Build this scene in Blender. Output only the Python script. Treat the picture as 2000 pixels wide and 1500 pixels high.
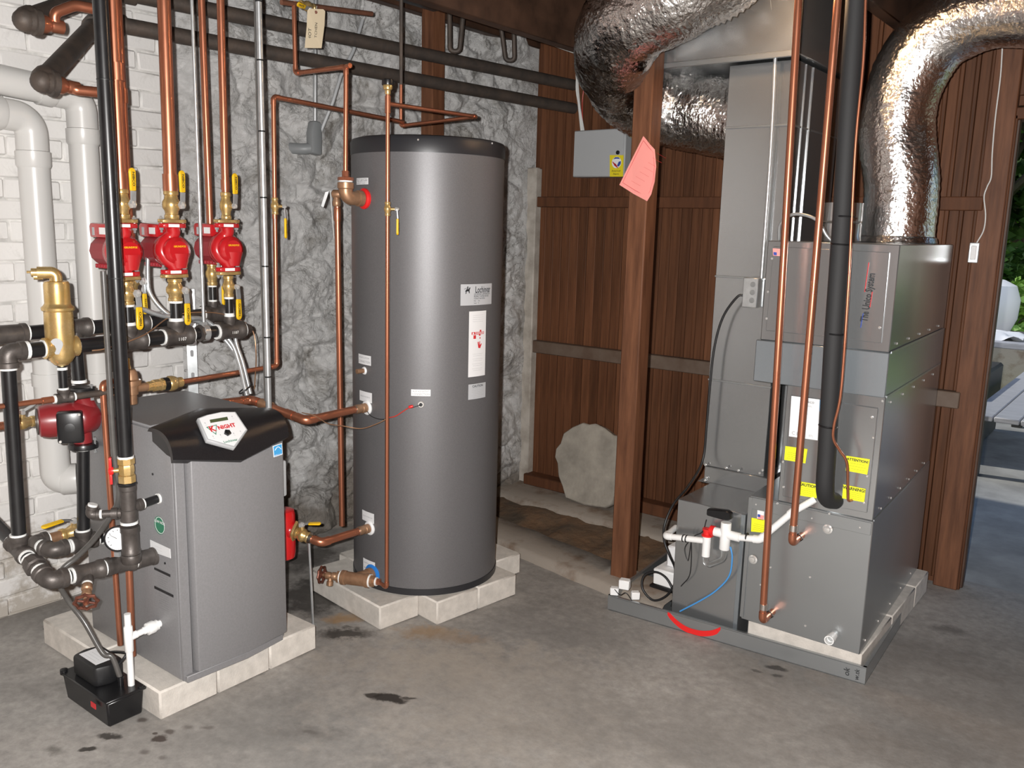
import bpy, bmesh, math, random
from mathutils import Vector, Matrix, Quaternion, noise
random.seed(7)
for o in list(bpy.data.objects): bpy.data.objects.remove(o)
S = bpy.context.scene
C = S.collection
PI = math.pi
# ---------------------------------------------------------------- camera
cam_d = bpy.data.cameras.new('camera'); cam = bpy.data.objects.new('camera', cam_d); C.objects.link(cam)
cam_d.sensor_fit = 'HORIZONTAL'; cam_d.sensor_width = 36.0
cam_d.lens = 36.0*1690.0/2000.0
cam_d.clip_start = 0.02; cam_d.clip_end = 200
_p, _y, _r = math.radians(10.27), math.radians(37.5), math.radians(1.5)
cam.location = (0, 0, 1.6)
cam.rotation_mode = 'QUATERNION'
cam.rotation_quaternion = (Quaternion((0,0,1), _y) @ Quaternion((1,0,0), PI/2-_p) @ Quaternion((0,0,1), _r))
S.camera = cam
# ---------------------------------------------------------------- world, lights, exposure
W = bpy.data.worlds.new('sky'); S.world = W; W.use_nodes = True
_nt = W.node_tree; _bg = _nt.nodes['Background']
_sky = _nt.nodes.new('ShaderNodeTexSky'); _sky.sky_type = 'NISHITA'; _sky.sun_disc = False
_sky.sun_elevation = math.radians(48); _sky.sun_rotation = math.radians(150)
_nt.links.new(_sky.outputs[0], _bg.inputs[0]); _bg.inputs[1].default_value = 0.2
S.view_settings.view_transform = 'Standard'; S.view_settings.look = 'None'
S.view_settings.exposure = 0.0; S.view_settings.gamma = 1.0; S.view_settings.use_curve_mapping = False
try: S.cycles.caustics_reflective = False; S.cycles.caustics_refractive = False
except Exception: pass
def add_light(name, kind, loc, energy, col, **kw):
    d = bpy.data.lights.new(name, kind); d.energy = energy; d.color = col
    for k, v in kw.items(): setattr(d, k, v)
    o = bpy.data.objects.new(name, d); C.objects.link(o); o.location = loc; return o
# the camera's own flash, a little to the left of and above the lens
add_light('camera_flash', 'POINT', (-0.045, -0.035, 1.63), 560.0, (1.0, 0.985, 0.96), shadow_soft_size=0.012)
# warm bare bulb hanging just above the frame between the ducts
BULB = (-1.229, 3.04, 2.469)
add_light('ceiling_bulb_light', 'POINT', BULB, 50.0, (1.0, 0.62, 0.32), shadow_soft_size=0.032)
# daylight outside the door
_sun = add_light('sun', 'SUN', (2, 9, 6), 3.2, (1.0, 0.96, 0.88), angle=0.02)
_sun.rotation_mode = 'QUATERNION'; _sun.rotation_quaternion = Vector((.78, .12, -.62)).to_track_quat('-Z', 'Y')

# ---------------------------------------------------------------- materials
MATS = {}
def mat(name, col, rough=0.5, metal=0.0, var=None, bump=None, rand=0.0, coat=0.0, emit=None, rvar=None, spec=None, trans=0.0, col2=None, vscale=(1,1,1), ramp=(0.35,0.65), vdet=6):
    """var=(scale, amount) mottles brightness, col2 mixes a second colour by the same noise,
    bump=(scale, strength, distance), rand = per-object brightness spread"""
    m = bpy.data.materials.new(name); m.use_nodes = True
    nt = m.node_tree; N = nt.nodes; L = nt.links; b = N['Principled BSDF']
    b.inputs['Roughness'].default_value = rough; b.inputs['Metallic'].default_value = metal
    b.inputs['Base Color'].default_value = (*col, 1)
    if coat: b.inputs['Coat Weight'].default_value = coat; b.inputs['Coat Roughness'].default_value = 0.12
    if spec is not None: b.inputs['Specular IOR Level'].default_value = spec
    if trans: b.inputs['Transmission Weight'].default_value = trans
    if emit: b.inputs['Emission Color'].default_value = (*emit[0],1); b.inputs['Emission Strength'].default_value = emit[1]
    tc = N.new('ShaderNodeTexCoord'); mp = N.new('ShaderNodeMapping'); mp.inputs['Scale'].default_value = vscale
    L.new(tc.outputs['Object'], mp.inputs[0]); co = mp.outputs[0]
    out = None
    if var:
        n = N.new('ShaderNodeTexNoise'); n.inputs['Scale'].default_value = var[0]; n.inputs['Detail'].default_value = vdet; n.inputs['Roughness'].default_value = 0.6
        L.new(co, n.inputs['Vector'])
        r = N.new('ShaderNodeValToRGB'); r.color_ramp.elements[0].position = ramp[0]; r.color_ramp.elements[1].position = ramp[1]
        if col2: c0 = col2
        else: c0 = tuple(min(1, k*(1-var[1])) for k in col)
        c1 = col if col2 else tuple(min(1, k*(1+var[1])) for k in col)
        r.color_ramp.elements[0].color = (*c0,1); r.color_ramp.elements[1].color = (*c1,1)
        L.new(n.outputs['Fac'], r.inputs[0]); out = r.outputs[0]
        if rvar:
            mr = N.new('ShaderNodeMapRange'); mr.inputs[3].default_value = rvar[0]; mr.inputs[4].default_value = rvar[1]
            mr.inputs[1].default_value = 0.35; mr.inputs[2].default_value = 0.65
            L.new(n.outputs['Fac'], mr.inputs[0]); L.new(mr.outputs[0], b.inputs['Roughness'])
    if rand:
        oi = N.new('ShaderNodeObjectInfo'); hs = N.new('ShaderNodeHueSaturation')
        mr = N.new('ShaderNodeMapRange'); mr.inputs[3].default_value = 1-rand; mr.inputs[4].default_value = 1+rand
        L.new(oi.outputs['Random'], mr.inputs[0]); L.new(mr.outputs[0], hs.inputs['Value'])
        if out: L.new(out, hs.inputs['Color'])
        else: hs.inputs['Color'].default_value = (*col,1)
        out = hs.outputs[0]
    if out: L.new(out, b.inputs['Base Color'])
    if bump:
        n = N.new('ShaderNodeTexNoise'); n.inputs['Scale'].default_value = bump[0]; n.inputs['Detail'].default_value = 5 if bump[0] > 6 else 1
        L.new(co, n.inputs['Vector'])
        bp = N.new('ShaderNodeBump'); bp.inputs['Strength'].default_value = bump[1]; bp.inputs['Distance'].default_value = bump[2]
        L.new(n.outputs['Fac'], bp.inputs['Height']); L.new(bp.outputs[0], b.inputs['Normal'])
    MATS[name] = m
    return m

# ---------------------------------------------------------------- mesh building
OFF = {}
def V(*a): return Vector(a[0]) if len(a) == 1 else Vector(a)
def perp(ax):
    ax = Vector(ax).normalized()
    h = Vector((0,0,1)) if abs(ax.z) < 0.9 else Vector((1,0,0))
    u = ax.cross(h).normalized(); w = u.cross(ax).normalized()
    return u, w
def fillet(pts, R, n=6):
    pts = [Vector(p) for p in pts]; out = [pts[0]]
    for i in range(1, len(pts)-1):
        a, b, c = pts[i-1], pts[i], pts[i+1]
        d1 = (a-b); d2 = (c-b); l1 = d1.length; l2 = d2.length; d1.normalize(); d2.normalize()
        ang = d1.angle(d2, PI)
        if ang > PI-0.03: out.append(b); continue
        t = min(R/math.tan(ang/2), l1*0.49, l2*0.49); r = t*math.tan(ang/2)
        p1 = b+d1*t; p2 = b+d2*t
        bis = (d1+d2).normalized(); cen = b+bis*math.sqrt(t*t+r*r)
        v1 = p1-cen; v2 = p2-cen; tot = v1.angle(v2, 0.0); axis = v1.cross(v2)
        if axis.length < 1e-9: out.append(b); continue
        axis.normalize()
        for k in range(n+1): out.append(cen + Quaternion(axis, tot*k/n) @ v1)
    out.append(pts[-1]); return out
def smooth_path(pts, n=8):
    """Catmull-Rom through the points"""
    P = [Vector(p) for p in pts]; P = [2*P[0]-P[1]] + P + [2*P[-1]-P[-2]]; out = []
    for i in range(1, len(P)-2):
        for k in range(n):
            t = k/n; a, b, c, d = P[i-1], P[i], P[i+1], P[i+2]
            out.append(0.5*((2*b)+(c-a)*t+(2*a-5*b+4*c-d)*t*t+(3*b-a-3*c+d)*t**3))
    out.append(P[-2]); return out
class MB:
    def __init__(s): s.v = []; s.f = []
    def tube(s, pts, r, seg=14, caps=True, wob=None):
        pts = [Vector(p) for p in pts]; n = len(pts); rs = r if isinstance(r, (list, tuple)) else [r]*n
        t0 = (pts[1]-pts[0]).normalized(); u, w = perp(t0); base = len(s.v); prev = t0
        for i in range(n):
            if i == 0: t = t0
            elif i == n-1: t = (pts[i]-pts[i-1]).normalized()
            else:
                t = ((pts[i]-pts[i-1]).normalized()+(pts[i+1]-pts[i]).normalized())
                t = t.normalized() if t.length > 1e-6 else prev
            q = prev.rotation_difference(t); u = q @ u; w = q @ w; prev = t
            for k in range(seg):
                a = 2*PI*k/seg; rr = rs[i]
                if wob: rr *= wob(i, k)
                s.v.append(pts[i]+(u*math.cos(a)+w*math.sin(a))*rr)
        for i in range(n-1):
            for k in range(seg):
                a = base+i*seg+k; b = base+i*seg+(k+1) % seg
                s.f.append((a, b, b+seg, a+seg))
        if caps:
            s.f.append(tuple(base+k for k in reversed(range(seg)))); s.f.append(tuple(base+(n-1)*seg+k for k in range(seg)))
        return s
    def cyl(s, a, b, r, seg=16, r2=None): return s.tube([a, b], [r, r2 if r2 is not None else r], seg)
    def lathe(s, prof, o, ax, seg=20, close=True, start=0.0):
        o = Vector(o); ax = Vector(ax).normalized(); u, w = perp(ax); base = len(s.v); n = len(prof)
        for r, h in prof:
            for k in range(seg):
                a = 2*PI*k/seg+start; s.v.append(o+ax*h+(u*math.cos(a)+w*math.sin(a))*r)
        for i in range(n-1):
            for k in range(seg):
                a = base+i*seg+k; b = base+i*seg+(k+1) % seg; s.f.append((a, b, b+seg, a+seg))
        if close:
            s.f.append(tuple(base+k for k in reversed(range(seg)))); s.f.append(tuple(base+(n-1)*seg+k for k in range(seg)))
        return s
    def hexa(s, p):
        b = len(s.v); s.v += [Vector(q) for q in p]
        for f in ((0,3,2,1),(4,5,6,7),(0,1,5,4),(1,2,6,5),(2,3,7,6),(3,0,4,7)): s.f.append(tuple(b+i for i in f))
        return s
    def box(s, lo, hi):
        (a,b,c),(d,e,f) = lo, hi
        return s.hexa([(a,b,c),(d,b,c),(d,e,c),(a,e,c),(a,b,f),(d,b,f),(d,e,f),(a,e,f)])
    def obox(s, cen, size, rz=0.0, M=None):
        cen = Vector(cen); R = M if M is not None else Matrix.Rotation(rz, 3, 'Z'); x, y, z = [q/2 for q in size]
        return s.hexa([cen + R @ Vector(q) for q in ((-x,-y,-z),(x,-y,-z),(x,y,-z),(-x,y,-z),(-x,-y,z),(x,-y,z),(x,y,z),(-x,y,z))])
    def prism(s, poly, d):
        b = len(s.v); n = len(poly); d = Vector(d)
        s.v += [Vector(p) for p in poly]; s.v += [Vector(p)+d for p in poly]
        s.f.append(tuple(b+i for i in reversed(range(n)))); s.f.append(tuple(b+n+i for i in range(n)))
        for i in range(n): j = (i+1) % n; s.f.append((b+i, b+j, b+n+j, b+n+i))
        return s
    def ball(s, c, r, seg=14, rings=8, ax=(0,0,1)):
        prof = [(max(1e-4, math.sin(PI*i/rings))*r if 0 < i < rings else r*0.01, -math.cos(PI*i/rings)*r) for i in range(rings+1)]
        return s.lathe(prof, c, ax, seg)
    def grid(s, fn, nu, nv):
        b = len(s.v)
        for j in range(nv+1):
            for i in range(nu+1): s.v.append(Vector(fn(i/nu, j/nv)))
        for j in range(nv):
            for i in range(nu):
                a = b+j*(nu+1)+i; s.f.append((a, a+1, a+nu+2, a+nu+1))
        return s
    def text(s, txt, size, fn, depth=0.0, align='CENTER', stretch=1.0, shear=0.0, bold=0.0):
        """flat lettering; fn maps text-plane (x, y) to a point in the room"""
        cu = bpy.data.curves.new('t', 'FONT'); cu.body = txt; cu.size = size; cu.align_x = align; cu.align_y = 'CENTER'; cu.shear = shear
        cu.resolution_u = 2; cu.offset = bold
        o = bpy.data.objects.new('t', cu); C.objects.link(o)
        me = o.to_mesh()
        b = len(s.v)
        for v in me.vertices: s.v.append(Vector(fn(v.co.x*stretch, v.co.y)))
        for p in me.polygons: s.f.append(tuple(b+i for i in p.vertices))
        o.to_mesh_clear(); bpy.data.objects.remove(o); bpy.data.curves.remove(cu)
        return s
    def build(s, name, material, parent=None, bevel=0.0, bseg=1, smooth=True, angle=38, fix=True):
        off = OFF.get(parent.name, Vector((0,0,0))) if parent else Vector((0,0,0))
        me = bpy.data.meshes.new(name)
        me.from_pydata([v-off for v in s.v], [], s.f)
        if bevel or fix:
            bm = bmesh.new(); bm.from_mesh(me)
            if fix: bmesh.ops.recalc_face_normals(bm, faces=bm.faces)
            if bevel:
                ed = [e for e in bm.edges if len(e.link_faces) == 2 and e.calc_face_angle(0) > 0.5]
                bmesh.ops.bevel(bm, geom=ed, offset=bevel, segments=bseg, affect='EDGES', profile=0.5, clamp_overlap=True)
            bm.to_mesh(me); bm.free()
        me.materials.append(MATS[material] if isinstance(material, str) else material)
        if smooth:
            me.polygons.foreach_set('use_smooth', [True]*len(me.polygons)); me.set_sharp_from_angle(angle=math.radians(angle))
        o = bpy.data.objects.new(name, me); C.objects.link(o)
        if parent: o.parent = parent
        OFF[o.name] = off
        return o
def thing(name, label, cat, loc, group=None):
    o = bpy.data.objects.new(name, None); C.objects.link(o); o.location = loc; o.empty_display_size = 0.05
    OFF[o.name] = Vector(loc); o['label'] = label; o['category'] = cat
    if group: o['group'] = group
    return o
def tag(o, label, cat, group=None):
    o['label'] = label; o['category'] = cat
    if group: o['group'] = group
    return o
def struct(o, label=None):
    o['kind'] = 'structure'
    if label: o['label'] = label
    return o
def copy_tree(root, dloc, label=None, name=None, rz=None):
    def cp(o, par):
        c = o.copy(); C.objects.link(c); c.parent = par; OFF[c.name] = OFF.get(o.name, Vector((0,0,0)))
        for ch in o.children: cp(ch, c)
        return c
    r = cp(root, None); r.location = root.location+Vector(dloc); OFF[r.name] = Vector(r.location)
    if rz is not None: r.rotation_euler.z = rz
    if label: r['label'] = label
    return r
def lerp(a, b, t): return Vector(a)*(1-t)+Vector(b)*t

# ---------------------------------------------------------------- palette
mat('brick_paint', (.74,.72,.70), .62, var=(9,.10), col2=(.50,.48,.455), ramp=(.28,.44), bump=(60,.35,.004), rand=.04)
mat('brick_joint', (.66,.645,.62), .85, var=(14,.25), bump=(50,.4,.004))
mat('board', (.175,.072,.034), .55, spec=.22, var=(4,.3), col2=(.064,.026,.013), vscale=(9,9,.55), ramp=(.25,.75), rand=.28, bump=(5,.15,.002))
mat('old_wood', (.140,.056,.027), .6, spec=.2, var=(5,.3), col2=(.075,.032,.017), vscale=(6,6,.7), ramp=(.25,.75), bump=(8,.2,.002))
mat('post_wood', (.20,.086,.044), .55, spec=.25, var=(6,.3), col2=(.075,.030,.016), vscale=(7,7,.6), ramp=(.25,.75), bump=(8,.25,.003))
mat('rail_wood', (.17,.13,.10), .6, var=(6,.3), col2=(.10,.06,.04), ramp=(.3,.7))
mat('pale_trim', (.50,.46,.41), .7, var=(12,.3), col2=(.30,.26,.22), ramp=(.25,.6), bump=(40,.3,.003))
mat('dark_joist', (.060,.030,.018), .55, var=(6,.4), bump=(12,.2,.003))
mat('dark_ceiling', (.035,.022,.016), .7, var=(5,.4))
mat('black_duct', (.04,.042,.045), .45)
mat('dirt', (.15,.085,.045), .9, var=(7,.4), col2=(.085,.062,.042), bump=(22,.6,.02))
mat('curb_concrete', (.30,.26,.22), .85, var=(7,.3), col2=(.15,.095,.06), ramp=(.28,.5), bump=(40,.35,.005))
mat('block', (.60,.56,.51), .88, var=(24,.10), bump=(180,.5,.002), rand=.04)
mat('slab_stone', (.34,.31,.265), .9, var=(8,.2), bump=(30,.5,.008))
mat('boiler_gray', (.215,.212,.218), .42, metal=.0, var=(160,.06), bump=(900,.12,.0006))
mat('boiler_dark', (.012,.011,.012), .33, var=(300,.3), bump=(1200,.25,.0006))
mat('tank_gray', (.155,.152,.157), .47, metal=.35, var=(300,.10), bump=(1100,.16,.0006))
mat('tank_band', (.022,.022,.025), .4)
mat('copper', (.52,.20,.115), .30, metal=.78, var=(7,.25), col2=(.40,.15,.085), ramp=(.3,.62), rvar=(.40,.26))
mat('old_copper', (.36,.16,.10), .42, metal=.6, var=(9,.3), col2=(.20,.09,.06), rvar=(.5,.3))
mat('solder', (.72,.68,.64), .3, metal=1)
mat('brass', (.74,.53,.25), .33, metal=.72, var=(20,.15), col2=(.58,.38,.13), rvar=(.36,.22))
mat('bronze', (.46,.27,.16), .42, metal=.6, var=(25,.2), col2=(.34,.19,.11))
mat('old_iron', (.060,.050,.044), .6, metal=.3, var=(14,.3), col2=(.10,.075,.06), bump=(60,.4,.003))
mat('black_pipe', (.011,.011,.012), .32, var=(30,.2), coat=.2)
mat('fitting_iron', (.105,.092,.085), .46, metal=.55, var=(30,.2), bump=(220,.3,.001))
mat('dope', (.82,.82,.80), .5)
mat('pvc', (.64,.63,.61), .3)
mat('pvc_bright', (.86,.86,.85), .32)
mat('pump_red', (.46,.012,.016), .26, coat=.5)
mat('motor_red', (.30,.020,.028), .5)
mat('old_red', (.235,.018,.022), .36, coat=.3)
mat('chrome', (.78,.77,.75), .16, metal=.6)
mat('zinc', (.58,.60,.61), .32, metal=.7, var=(30,.1))
mat('galv', (.46,.475,.485), .22, metal=.84, var=(2,.08), vdet=2, ramp=(.1,.9))
mat('galv_blue', (.38,.425,.46), .27, metal=.76, var=(2,.08), vdet=2, ramp=(.1,.9))
mat('galv_dull', (.42,.44,.45), .30, metal=.78, var=(2,.10), vdet=2, ramp=(.1,.9))
mat('foil', (.80,.785,.77), .14, metal=1, bump=(38,.85,.012))
mat('foil_flat', (.78,.77,.76), .16, metal=1, bump=(55,.6,.008))
mat('foam_black', (.018,.018,.019), .72, bump=(300,.3,.001))
mat('rubber', (.012,.012,.013), .45)
mat('hose_gray', (.085,.080,.075), .32, var=(40,.1), coat=.3)
mat('plastic_black', (.010,.010,.011), .3)
mat('yellow', (.86,.52,.015), .4)
mat('yellow_sticker', (.86,.86,.02), .5)
mat('gold_sticker', (.80,.66,.02), .45)
mat('white', (.84,.84,.84), .5)
mat('label_white', (.80,.80,.81), .5)
mat('label_gray', (.50,.51,.53), .38)
mat('ink', (.015,.015,.017), .6)
mat('ink_gray', (.30,.30,.31), .6)
mat('ink_red', (.60,.03,.035), .5)
mat('ink_blue', (.03,.07,.36), .5)
mat('ink_green', (.03,.20,.11), .5)
mat('sky_blue', (.06,.34,.68), .45)
mat('bright_red', (.74,.02,.02), .35)
mat('bright_blue', (.025,.20,.62), .4)
mat('box_gray', (.42,.43,.44), .4)
mat('tag_paper', (.72,.60,.42), .7)
mat('pink_paper', (.88,.33,.30), .75)
mat('lcd', (.075,.095,.045), .25)
mat('wire_white', (.72,.72,.70), .4)
mat('wire_red', (.5,.04,.03), .4)
mat('tube_blue', (.07,.30,.68), .3)
mat('rust_valve', (.16,.055,.035), .45, metal=.5, var=(60,.3))
mat('tank_red', (.56,.010,.012), .28, coat=.3)
mat('clear_plastic', (.9,.92,.92), .05, trans=.95)
mat('bulb_glass', (1,.9,.75), .3, emit=((1,.72,.42), 8.0))
mat('porcelain', (.7,.7,.68), .3)
mat('leaf', (.09,.20,.03), .6, var=(3,.5), col2=(.035,.10,.02), rand=.25)
mat('leaf_light', (.22,.38,.06), .6, var=(3,.4), col2=(.10,.22,.03), rand=.2)
mat('bark', (.06,.045,.035), .8, var=(10,.3))
mat('grass', (.18,.30,.06), .8, var=(5,.4))
mat('house_white', (.70,.70,.70), .6)
mat('window_dark', (.05,.06,.07), .15)
mat('patio', (.30,.30,.29), .85, var=(4,.2))
mat('plank_gray', (.36,.36,.37), .6, var=(6,.15), vscale=(1,8,8))
mat('dark_plank', (.035,.033,.03), .6)
mat('cover_white', (.75,.75,.74), .6)
mat('conduit_gray', (.22,.23,.235), .45)

# ================================================================ THE SETTING
def stain_floor_material():
    m = bpy.data.materials.new('floor_concrete'); m.use_nodes = True; nt = m.node_tree; N = nt.nodes; L = nt.links; b = N['Principled BSDF']
    MATS['floor_concrete'] = m
    tc = N.new('ShaderNodeTexCoord'); co = tc.outputs['Object']
    def nz(scale, det=6, rough=.6, dist=0):
        n = N.new('ShaderNodeTexNoise'); n.inputs['Scale'].default_value = scale; n.inputs['Detail'].default_value = det; n.inputs['Roughness'].default_value = rough
        n.inputs['Distortion'].default_value = dist; L.new(co, n.inputs['Vector']); return n
    big = nz(1.3, 8, .62, .6); r = N.new('ShaderNodeValToRGB')
    e = r.color_ramp.elements; e[0].position = .30; e[0].color = (.19,.168,.145,1); e[1].position = .72; e[1].color = (.40,.36,.315,1)
    L.new(big.outputs['Fac'], r.inputs[0])
    fine = nz(26, 8, .7); mx = N.new('ShaderNodeMix'); mx.data_type = 'RGBA'; mx.blend_type = 'OVERLAY'; mx.inputs[0].default_value = .62
    L.new(r.outputs[0], mx.inputs[6]); L.new(fine.outputs['Fac'], mx.inputs[7])
    hs = N.new('ShaderNodeHueSaturation'); hs.inputs['Saturation'].default_value = .55; L.new(mx.outputs[2], hs.inputs['Color'])
    col = hs.outputs[0]
    warp = nz(11, 8, .68)
    wv = N.new('ShaderNodeVectorMath'); wv.operation = 'SUBTRACT'; wv.inputs[1].default_value = (.5,.5,.5); L.new(warp.outputs['Color'], wv.inputs[0])
    def stain(col, cx, cy, rx, ry, rot, colour, strength, soft=.5, warpk=.5):
        sc = N.new('ShaderNodeVectorMath'); sc.operation = 'SCALE'; sc.inputs[3].default_value = warpk*max(rx,ry)*1.6; L.new(wv.outputs[0], sc.inputs[0])
        ad = N.new('ShaderNodeVectorMath'); ad.operation = 'ADD'; L.new(co, ad.inputs[0]); L.new(sc.outputs[0], ad.inputs[1])
        mp = N.new('ShaderNodeMapping'); mp.vector_type = 'TEXTURE'; mp.inputs['Location'].default_value = (cx,cy,0); mp.inputs['Rotation'].default_value = (0,0,rot); mp.inputs['Scale'].default_value = (rx,ry,1)
        L.new(ad.outputs[0], mp.inputs[0])
        ln = N.new('ShaderNodeVectorMath'); ln.operation = 'LENGTH'; L.new(mp.outputs[0], ln.inputs[0])
        mr = N.new('ShaderNodeMapRange'); mr.inputs[1].default_value = 1; mr.inputs[2].default_value = 1-soft; mr.inputs[3].default_value = 0; mr.inputs[4].default_value = strength
        L.new(ln.outputs['Value'], mr.inputs[0])
        k = N.new('ShaderNodeMix'); k.data_type = 'RGBA'; L.new(mr.outputs[0], k.inputs[0]); L.new(col, k.inputs[6]); k.inputs[7].default_value = (*colour,1)
        return k.outputs[2], mr.outputs[0]
    WET = (.022,.018,.015); OIL = (.035,.024,.020); RUST = (.30,.17,.07)
    spots = STAINS
    wetmask = []
    for s in spots:
        col, mk = stain(col, *s)
    L.new(col, b.inputs['Base Color']); b.inputs['Roughness'].default_value = .62
    bp = N.new('ShaderNodeBump'); bp.inputs['Strength'].default_value = .25; bp.inputs['Distance'].default_value = .006; L.new(fine.outputs['Fac'], bp.inputs['Height']); L.new(bp.outputs[0], b.inputs['Normal'])
def _st(p, rx, ry, rot, colour, k, soft=.5, wk=1.1): return (p[0], p[1], rx, ry, rot, colour, k, soft, wk)
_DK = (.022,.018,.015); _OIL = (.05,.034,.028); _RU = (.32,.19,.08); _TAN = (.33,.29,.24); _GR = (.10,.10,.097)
STAINS = [
    _st((-2.029, 1.538, 0), .5, .35, .3, (.19,.185,.175), .55, .9), _st((-1.617, 2.155, 0), .9, .5, .3, (.38,.335,.285), .45, .9),
    _st((-1.221, 2.329, 0), .6, .3, .2, (.17,.16,.15), .55, .9), _st((-2.015, 2.231, 0), .5, .22, .7, (.40,.35,.295), .6, .9),
    _st((-1.808, 2.74, 0), .45, .2, .3, (.18,.172,.165), .5, .9), _st((-0.4059, 3.096, 0), 1.1, .8, .3, (.20,.175,.155), .6, .9),
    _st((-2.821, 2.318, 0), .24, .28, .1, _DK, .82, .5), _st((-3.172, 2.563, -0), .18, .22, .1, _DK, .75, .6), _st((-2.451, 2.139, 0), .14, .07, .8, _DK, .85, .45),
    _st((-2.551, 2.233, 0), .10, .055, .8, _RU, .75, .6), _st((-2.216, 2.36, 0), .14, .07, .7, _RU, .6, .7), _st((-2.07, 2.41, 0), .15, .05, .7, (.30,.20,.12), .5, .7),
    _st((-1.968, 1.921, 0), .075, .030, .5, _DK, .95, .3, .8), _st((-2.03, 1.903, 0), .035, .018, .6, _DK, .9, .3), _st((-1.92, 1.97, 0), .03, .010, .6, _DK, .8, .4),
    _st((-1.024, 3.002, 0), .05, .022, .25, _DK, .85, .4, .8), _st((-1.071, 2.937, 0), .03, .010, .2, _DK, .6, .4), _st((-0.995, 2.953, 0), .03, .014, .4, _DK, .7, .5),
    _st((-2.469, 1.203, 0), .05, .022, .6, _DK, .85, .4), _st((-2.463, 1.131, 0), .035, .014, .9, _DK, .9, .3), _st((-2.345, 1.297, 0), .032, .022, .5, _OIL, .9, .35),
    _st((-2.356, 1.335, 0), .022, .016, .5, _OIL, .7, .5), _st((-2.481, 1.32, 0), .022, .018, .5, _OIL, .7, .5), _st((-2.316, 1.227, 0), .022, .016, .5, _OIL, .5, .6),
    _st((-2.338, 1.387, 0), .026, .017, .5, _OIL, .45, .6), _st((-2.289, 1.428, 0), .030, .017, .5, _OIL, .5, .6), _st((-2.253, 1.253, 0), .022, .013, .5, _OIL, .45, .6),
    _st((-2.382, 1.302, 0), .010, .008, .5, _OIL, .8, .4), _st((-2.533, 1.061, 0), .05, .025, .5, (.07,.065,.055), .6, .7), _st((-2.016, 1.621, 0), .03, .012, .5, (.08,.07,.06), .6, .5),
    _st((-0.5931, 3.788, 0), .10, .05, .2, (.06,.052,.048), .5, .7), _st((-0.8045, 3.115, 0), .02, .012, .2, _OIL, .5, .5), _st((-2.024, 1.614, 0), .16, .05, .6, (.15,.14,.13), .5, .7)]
stain_floor_material()

fl = MB()
PX0, PX1, PY0, PY1 = -3.2, -1.60, 3.42, 3.97
for (x0,y0,x1,y1) in ((-3.8,-2.6,2.7,PY0), (-3.8,PY0,PX0,PY1), (PX1,PY0,2.7,PY1), (-3.8,PY1,2.7,4.42)):
    fl.hexa([(x0,y0,-.12),(x1,y0,-.12),(x1,y1,-.12),(x0,y1,-.12),(x0,y0,0),(x1,y0,0),(x1,y1,0),(x0,y1,0)])
FLOOR = struct(fl.build('floor', 'floor_concrete', smooth=False))
# bare earth showing in the shallow trench in front of the panelling
d = MB()
def dirt(u, v):
    x = PX0-.05+u*(PX1-PX0+.1); y = PY1-v*(PY1-PY0+.02)
    base = -.012-.10*min(1, v*1.25)**1.2
    n = noise.fractal(Vector((x*5,y*5,3)), 1.0, 2.0, 4)*.022
    step = -.03*max(0, min(1, (v-.62)*9)) if u > .28 else .02*v
    return (x, y, base+n+step)
d.grid(dirt, 60, 26); struct(d.build('floor_earth', 'dirt', FLOOR, smooth=True, angle=180))
cb = MB()
cb.hexa([(-2.629, 3.208, -0), (-1.86, 3.172, 0), (-1.60,3.20,0), (-1.60,3.47,-.03), (-2.6, 3.172, 0.05), (-1.848, 3.148, 0.05), (-1.60,3.20,.05), (-1.60,3.45,.05)]) if False else None
def curb_seg(x0, x1, y0a, y0b, y1a, y1b, n=14):
    def f(u, v):
        x = x0+(x1-x0)*u; ya = y0a+(y0b-y0a)*u; yb = y1a+(y1b-y1a)*u
        q = [(ya,0),(ya+.012,.034),(ya+.03,.046),(yb-.012,.05),(yb,.04),(yb,-.12)][int(round(v*5))]
        k = noise.noise(Vector((x*7,v*5,1)))*.010
        return (x, q[0]+k, q[1]+(k*.6 if q[1] > 0 else 0))
    return f
c1 = MB(); c1.grid(curb_seg(-3.15, -1.56, 3.36, 3.10, 3.60, 3.345), 40, 5)
struct(c1.build('floor_curb', 'curb_concrete', FLOOR, angle=60))
lg = MB()
def ledge(u, v):
    x = -3.2+u*(1.75); q = [(3.95,-.12),(3.95,-.01),(3.97,.012),(4.10,.016),(4.25,.018)][int(round(v*4))]
    k = noise.noise(Vector((x*5,v*3,8)))*.016
    return (x, q[0]+k, q[1]+(abs(k)*.5 if v > .3 else 0))
lg.grid(ledge, 40, 4); struct(lg.build('floor_ledge', 'curb_concrete', FLOOR, angle=60))

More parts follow.
